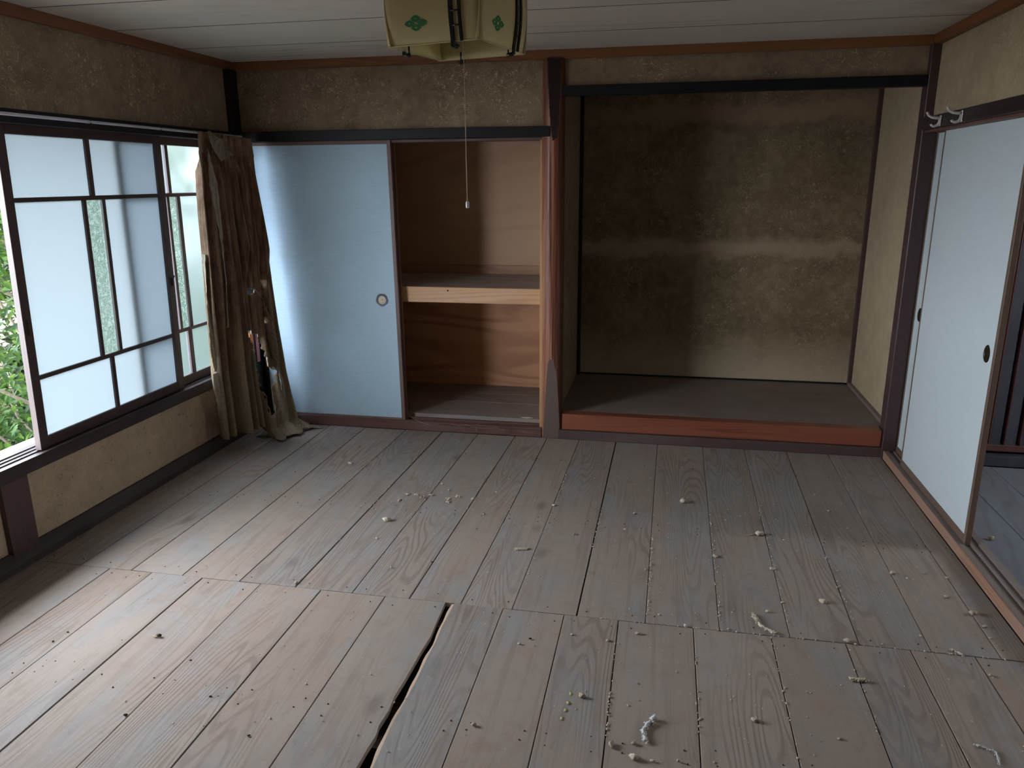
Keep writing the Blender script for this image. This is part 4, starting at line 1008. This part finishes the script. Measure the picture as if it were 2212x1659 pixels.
small = [(1.798, -1.348), (2.87, -1.826), (2.582, -2.627), (2.638, -2.686), (2.708, -2.673), (1.379, -1.527), (2.468, -1.534), (2.483, -1.232), (3.169, -2.495), (3.559, -1.901), (3.416, -1.976), (3.111, -1.758), (3.343, -1.6), (3.634, -1.472), (3.714, -2.095), (3.795, -1.868), (3.806, -1.796), (.626, -.839), (1.535, -1.772), (1.804, -.916), (1.798, -1.188), (1.83, -.718), (2.589, -1.596), (2.894, -1.979), (2.784, -1.939), (2.741, -1.986), (2.574, -2.068), (2.168, -2.208), (2.111, -2.638), (2.341, -2.118), (2.47, -2.131), (3.05, -1.835), (3.711, -1.419), (3.791, -1.443), (3.37, -1.463), (3.42, -.653), (3.45, -.848), (2.121, -1.024), (2.256, -1.323), (2.649, -1.932), (1.198, -1.962), (1.49, -.86), (1.55, -.93), (1.70, -1.02), (2.52, -1.05), (3.19, -1.21), (3.74, -1.60), (2.95, -1.05)]
# clump of straw bits left of centre
for k, (x, y) in enumerate([(1.401, -1.02), (1.342, -1.103), (1.477, -1.006), (1.575, -1.037), (1.35, -1.017), (1.44, -1.04), (1.62, -1.00), (1.585, -1.075)]):
    b = B(); rn = random.Random(100+k)
    for _ in range(5):
        a = rn.uniform(0, PI); l = rn.uniform(.006, .014); cx, cy = x+rn.uniform(-.010, .010), y+rn.uniform(-.008, .008)
        b.tube([(cx-l*math.cos(a), cy-l*math.sin(a), .002), (cx, cy, .005), (cx+l*math.cos(a), cy+l*math.sin(a), .002)], .0019, 5)
    b.obj('straw_bit', 'fluff', None, where('tiny bundle of straw', x, y), 'debris', 'straw bits across the left middle boards')
for k, (x, y) in enumerate(small):
    rn = random.Random(200+k); r = rn.uniform(.0042, .0075)
    B().blob((x, y, r*.7), (r*rn.uniform(.9, 1.8), r, r*.8), k, .35, 1).obj('crumb', ('crumb', 'fluff')[k % 2], None, where(('tiny tan crumb', 'tiny pale crumb')[k % 2], x, y), 'debris', 'tiny pale crumbs on the floor')
for k, (x, y) in enumerate([(1.69, -1.694), (1.468, -2.804-.0), (1.049, -2.792), (.541, -2.438), (.532, -2.498), (1.082, -2.507), (1.256, -2.665), (2.20, -2.17)]):
    rn = random.Random(300+k); r = rn.uniform(.003, .005)
    B().blob((x, y, r*.6), (r*1.6, r, r*.7), k+9, .3, 1).obj('dark_crumb', 'chip_dark', None, where('tiny dark crumb', x, y), 'debris', 'tiny dark crumbs on the floor')
for k, (x, y) in enumerate([(2.376, -2.486), (2.372, -2.52), (2.378, -2.44), (2.366, -2.56)]):
    rn = random.Random(320+k); B().blob((x, y, .0015), (.007, .010, .0015), k+3, .4, 1).obj('flake', 'chip_green', None, where('yellow-green flake', x, y), 'debris', 'yellow-green flakes near the bottom centre')
ins = thing('dead_insect', 'dark dead insect lying on its own on the left boards', 'insect', (.882, -2.406, 0))
B().blob((.889, -2.402, .0068), (.0085, .0060, .0058), 4, .12).obj('body', 'chip_dark', ins)
b = B()
for q in ((-.012, .006), (-.012, -.002), (-.004, .010)): b.tube([(.886, -2.403, .008), (.886+q[0]*.6, -2.403+q[1]*.6, .010), (.886+q[0]*1.4, -2.406+q[1], .001)], .0007, 5)
b.obj('legs', 'chip_dark', ins)
b = B(); b.quad((.883, -2.403, .009), (.872, -2.398, .006), (.862, -2.408, .003), (.876, -2.410, .004)); b.obj('wing', 'lining', ins)
# crumbs packed in the seams between boards, and fine grit
b = B(); rn = random.Random(31)
def seam(xa, ya, xb, yb, n):
    for _ in range(n):
        q = rn.random(); r = rn.uniform(.0014, .0040)
        b.blob((xa+(xb-xa)*q+rn.gauss(0, .003), ya+(yb-ya)*q, r*.5), (r*.8, r*1.6, r*.6), rn.random(), .3, 0)
for e in ((2.352, -1.5, 2.356, -1.0, 30), (2.604, -1.95, 2.612, -1.2, 60), (2.870, -1.95, 2.880, -.9, 60), (3.112, -1.9, 3.124, -.8, 40), (2.112, -1.75, 2.128, -.6, 50), (1.910, -1.4, 1.925, -.7, 30), (1.468, -.9, 1.46, -1.3, 20), (1.70, -.5, 1.696, -1.2, 40), (1.23, -.5, 1.22, -1.3, 40), (.99, -.5, .985, -1.1, 25), (3.35, -1.9, 3.35, -1.2, 30), (2.5, -2.0, 2.5, -2.7, 20), (3.04, -2.0, 3.04, -2.6, 20), (2.77, -2.1, 2.77, -2.6, 15), (3.29, -2.05, 3.29, -2.5, 12), (2.3, -1.992, 3.8, -1.992, 70)): seam(*e)
for _ in range(1100):
    x = rn.uniform(.2, 3.85); y = rn.uniform(-2.9, -.1)
    if x < 1.2 and rn.random() < .6: continue
    r = rn.uniform(.0011, .0030); b.blob((x, y, r*.5), (r, r*rn.uniform(.8, 2), r*.6), rn.random(), .3, 0)
grit = b.obj('floor_grit', 'fluff', None, 'fine pale grit strewn over the boards and packed into their seams', 'grit', kind='stuff')
b = B()      # cobweb threads along the closet track
rn = random.Random(9)
for (x0, z0, x1, z1) in ((1.02, .10, 1.10, .06), (1.06, .075, 1.16, .045), (1.10, .055, 1.22, .05), (1.40, .060, 1.47, .045), (1.47, .045, 1.60, .050), (1.47, .045, 1.475, .012), (1.60, .05, 1.66, .04), (1.30, .058, 1.42, .055), (1.76, .035, 1.86, .03)):
    P = [(x0+(x1-x0)*k/6, -.004+rn.uniform(-.002, .0), z0+(z1-z0)*k/6-.006*math.sin(PI*k/6)+rn.uniform(-.001, .001)) for k in range(7)]
    b.tube(P, .0009, 4)
b.obj('cobweb', 'web', None, 'thin cobweb threads clinging to the closet floor track', 'cobweb', kind='stuff')
B().blob((1.78, .115, .0885), (.030, .011, .003), 77, .4).obj('paint_flake', 'fluff_white', None, 'white flake on the closet floor near the red pillar', 'debris')
B().blob((4.104, -1.034, .010), (.012, .008, .010), 78, .3).obj('plaster_crumb', 'fluff', None, 'lone pale crumb on the blue-grey floor of the room beyond', 'debris')

# ------------------------------------------------------------------ outside
gr = B().box(-30, -.15, -25, 25, -2.9, -2.8, 0).obj('garden_ground', 'ground', None, 'pale dry ground seen between the leaves below the window', 'ground', kind=S)
def leaf_mesh(nm, mat):
    me = bpy.data.meshes.new(nm); vs = [(0, 0, 0), (.24, .20, .03), (.62, .19, .05), (1, 0, -.04), (.62, -.19, .05), (.24, -.20, .03), (.5, 0, -.01)]
    me.from_pydata(vs, [], [(0, 6, 1), (1, 6, 2), (2, 6, 3), (0, 5, 6), (5, 4, 6), (4, 3, 6)]); me.materials.append(M[mat]); return me
LV = [(0, 0, 0), (.24, .20, .03), (.62, .19, .05), (1, 0, -.04), (.62, -.19, .05), (.24, -.20, .03), (.5, 0, -.01)]
LF = [(0, 6, 1), (1, 6, 2), (2, 6, 3), (0, 5, 6), (5, 4, 6), (4, 3, 6)]
def tree(name, label, cx, cy, z0, z1, R, n, mat, seed, size, solo=0, group=None):
    rn = random.Random(seed); r = thing(name, label, 'tree', (cx, cy, -2.8), group)
    b = B(); b.tube([(cx, cy, -2.85), (cx+.05, cy+.03, -1.5), (cx-.03, cy, 0), (cx, cy+.05, z1-.5)], [.11, .09, .06, .02], 8); b.obj('trunk', 'bark', r)
    tips = []; b = B()
    for k in range(46):
        a = rn.uniform(0, 2*PI); z = rn.uniform(z0, z1-.3); rr = R*rn.uniform(.6, 1.0)*math.sqrt(max(.1, 1-((z-(z0+z1)/2)/((z1-z0)/2*1.15))**2))
        p1 = (cx+rr*math.cos(a), cy+rr*math.sin(a), z+rn.uniform(.0, .5)); p0 = (cx, cy, z-.4)
        mid = tuple((p0[i]+p1[i])/2+rn.uniform(-.08, .08) for i in range(3)); b.tube([p0, mid, p1], [.016, .011, .004], 5, False)
        for q in (.45, .6, .75, .88, 1.0): tips.append(Vector(mid).lerp(Vector(p1), max(0, q*2-1)) if q > .5 else Vector(p0).lerp(Vector(mid), q*2))
    b.obj('branches', 'bark', r, kind='stuff')
    V, F = [], []; shared = leaf_mesh('leaf', mat); cand = []
    for k in range(n):
        c = rn.choice(tips); p = c + Vector((rn.gauss(0, .17), rn.gauss(0, .17), rn.gauss(0, .15)))
        sz = size*rn.uniform(.6, 1.25)
        m_ = Matrix.Rotation(rn.uniform(0, 2*PI), 4, 'Z') @ Matrix.Rotation(rn.uniform(-.3, 1.1), 4, 'Y') @ Matrix.Rotation(rn.uniform(-.7, .7), 4, 'X')
        mm = Matrix.Translation(p) @ m_ @ Matrix.Scale(sz, 4)
        if solo and len(cand) < solo:
            d = p-CAM; u = 1106+FPX*d.dot(r2)/d.dot(fwd) if d.dot(fwd) > 0 else 9999
            if -60 < u < 110 and (p-CAM).length < 5.6: cand.append(mm); continue
        o_ = len(V); V += [mm @ Vector(q) for q in LV]; F += [tuple(i+o_ for i in f) for f in LF]
    me = bpy.data.meshes.new('foliage'); me.from_pydata([tuple(v - Vector((cx, cy, -2.8))) for v in V], [], F); me.materials.append(M[mat])
    o = bpy.data.objects.new('foliage', me); C.objects.link(o); o.parent = r; o['kind'] = 'stuff'
    for mm in cand:
        o = bpy.data.objects.new('leaf', shared); C.objects.link(o); o.parent = r; o.matrix_local = Matrix.Translation(-Vector((cx, cy, -2.8))) @ mm
    return r
tree('evergreen_tree', 'glossy green evergreen just outside the open end of the window', -1.9, .15, -1.7, 2.0, 1.0, 15000, 'leaf', 1, .085, 240)
tree('evergreen_tree', 'second evergreen beside the one at the open window, seen through the glass', -2.1, 2.4, -2.0, 2.9, 1.05, 17000, 'leaf', 2, .12, 0)
tree('evergreen_tree', 'farther evergreen filling the gaps in the leaves', -5.2, 3.0, -2.4, 3.2, 1.9, 16000, 'leaf_far', 3, .16, 0)
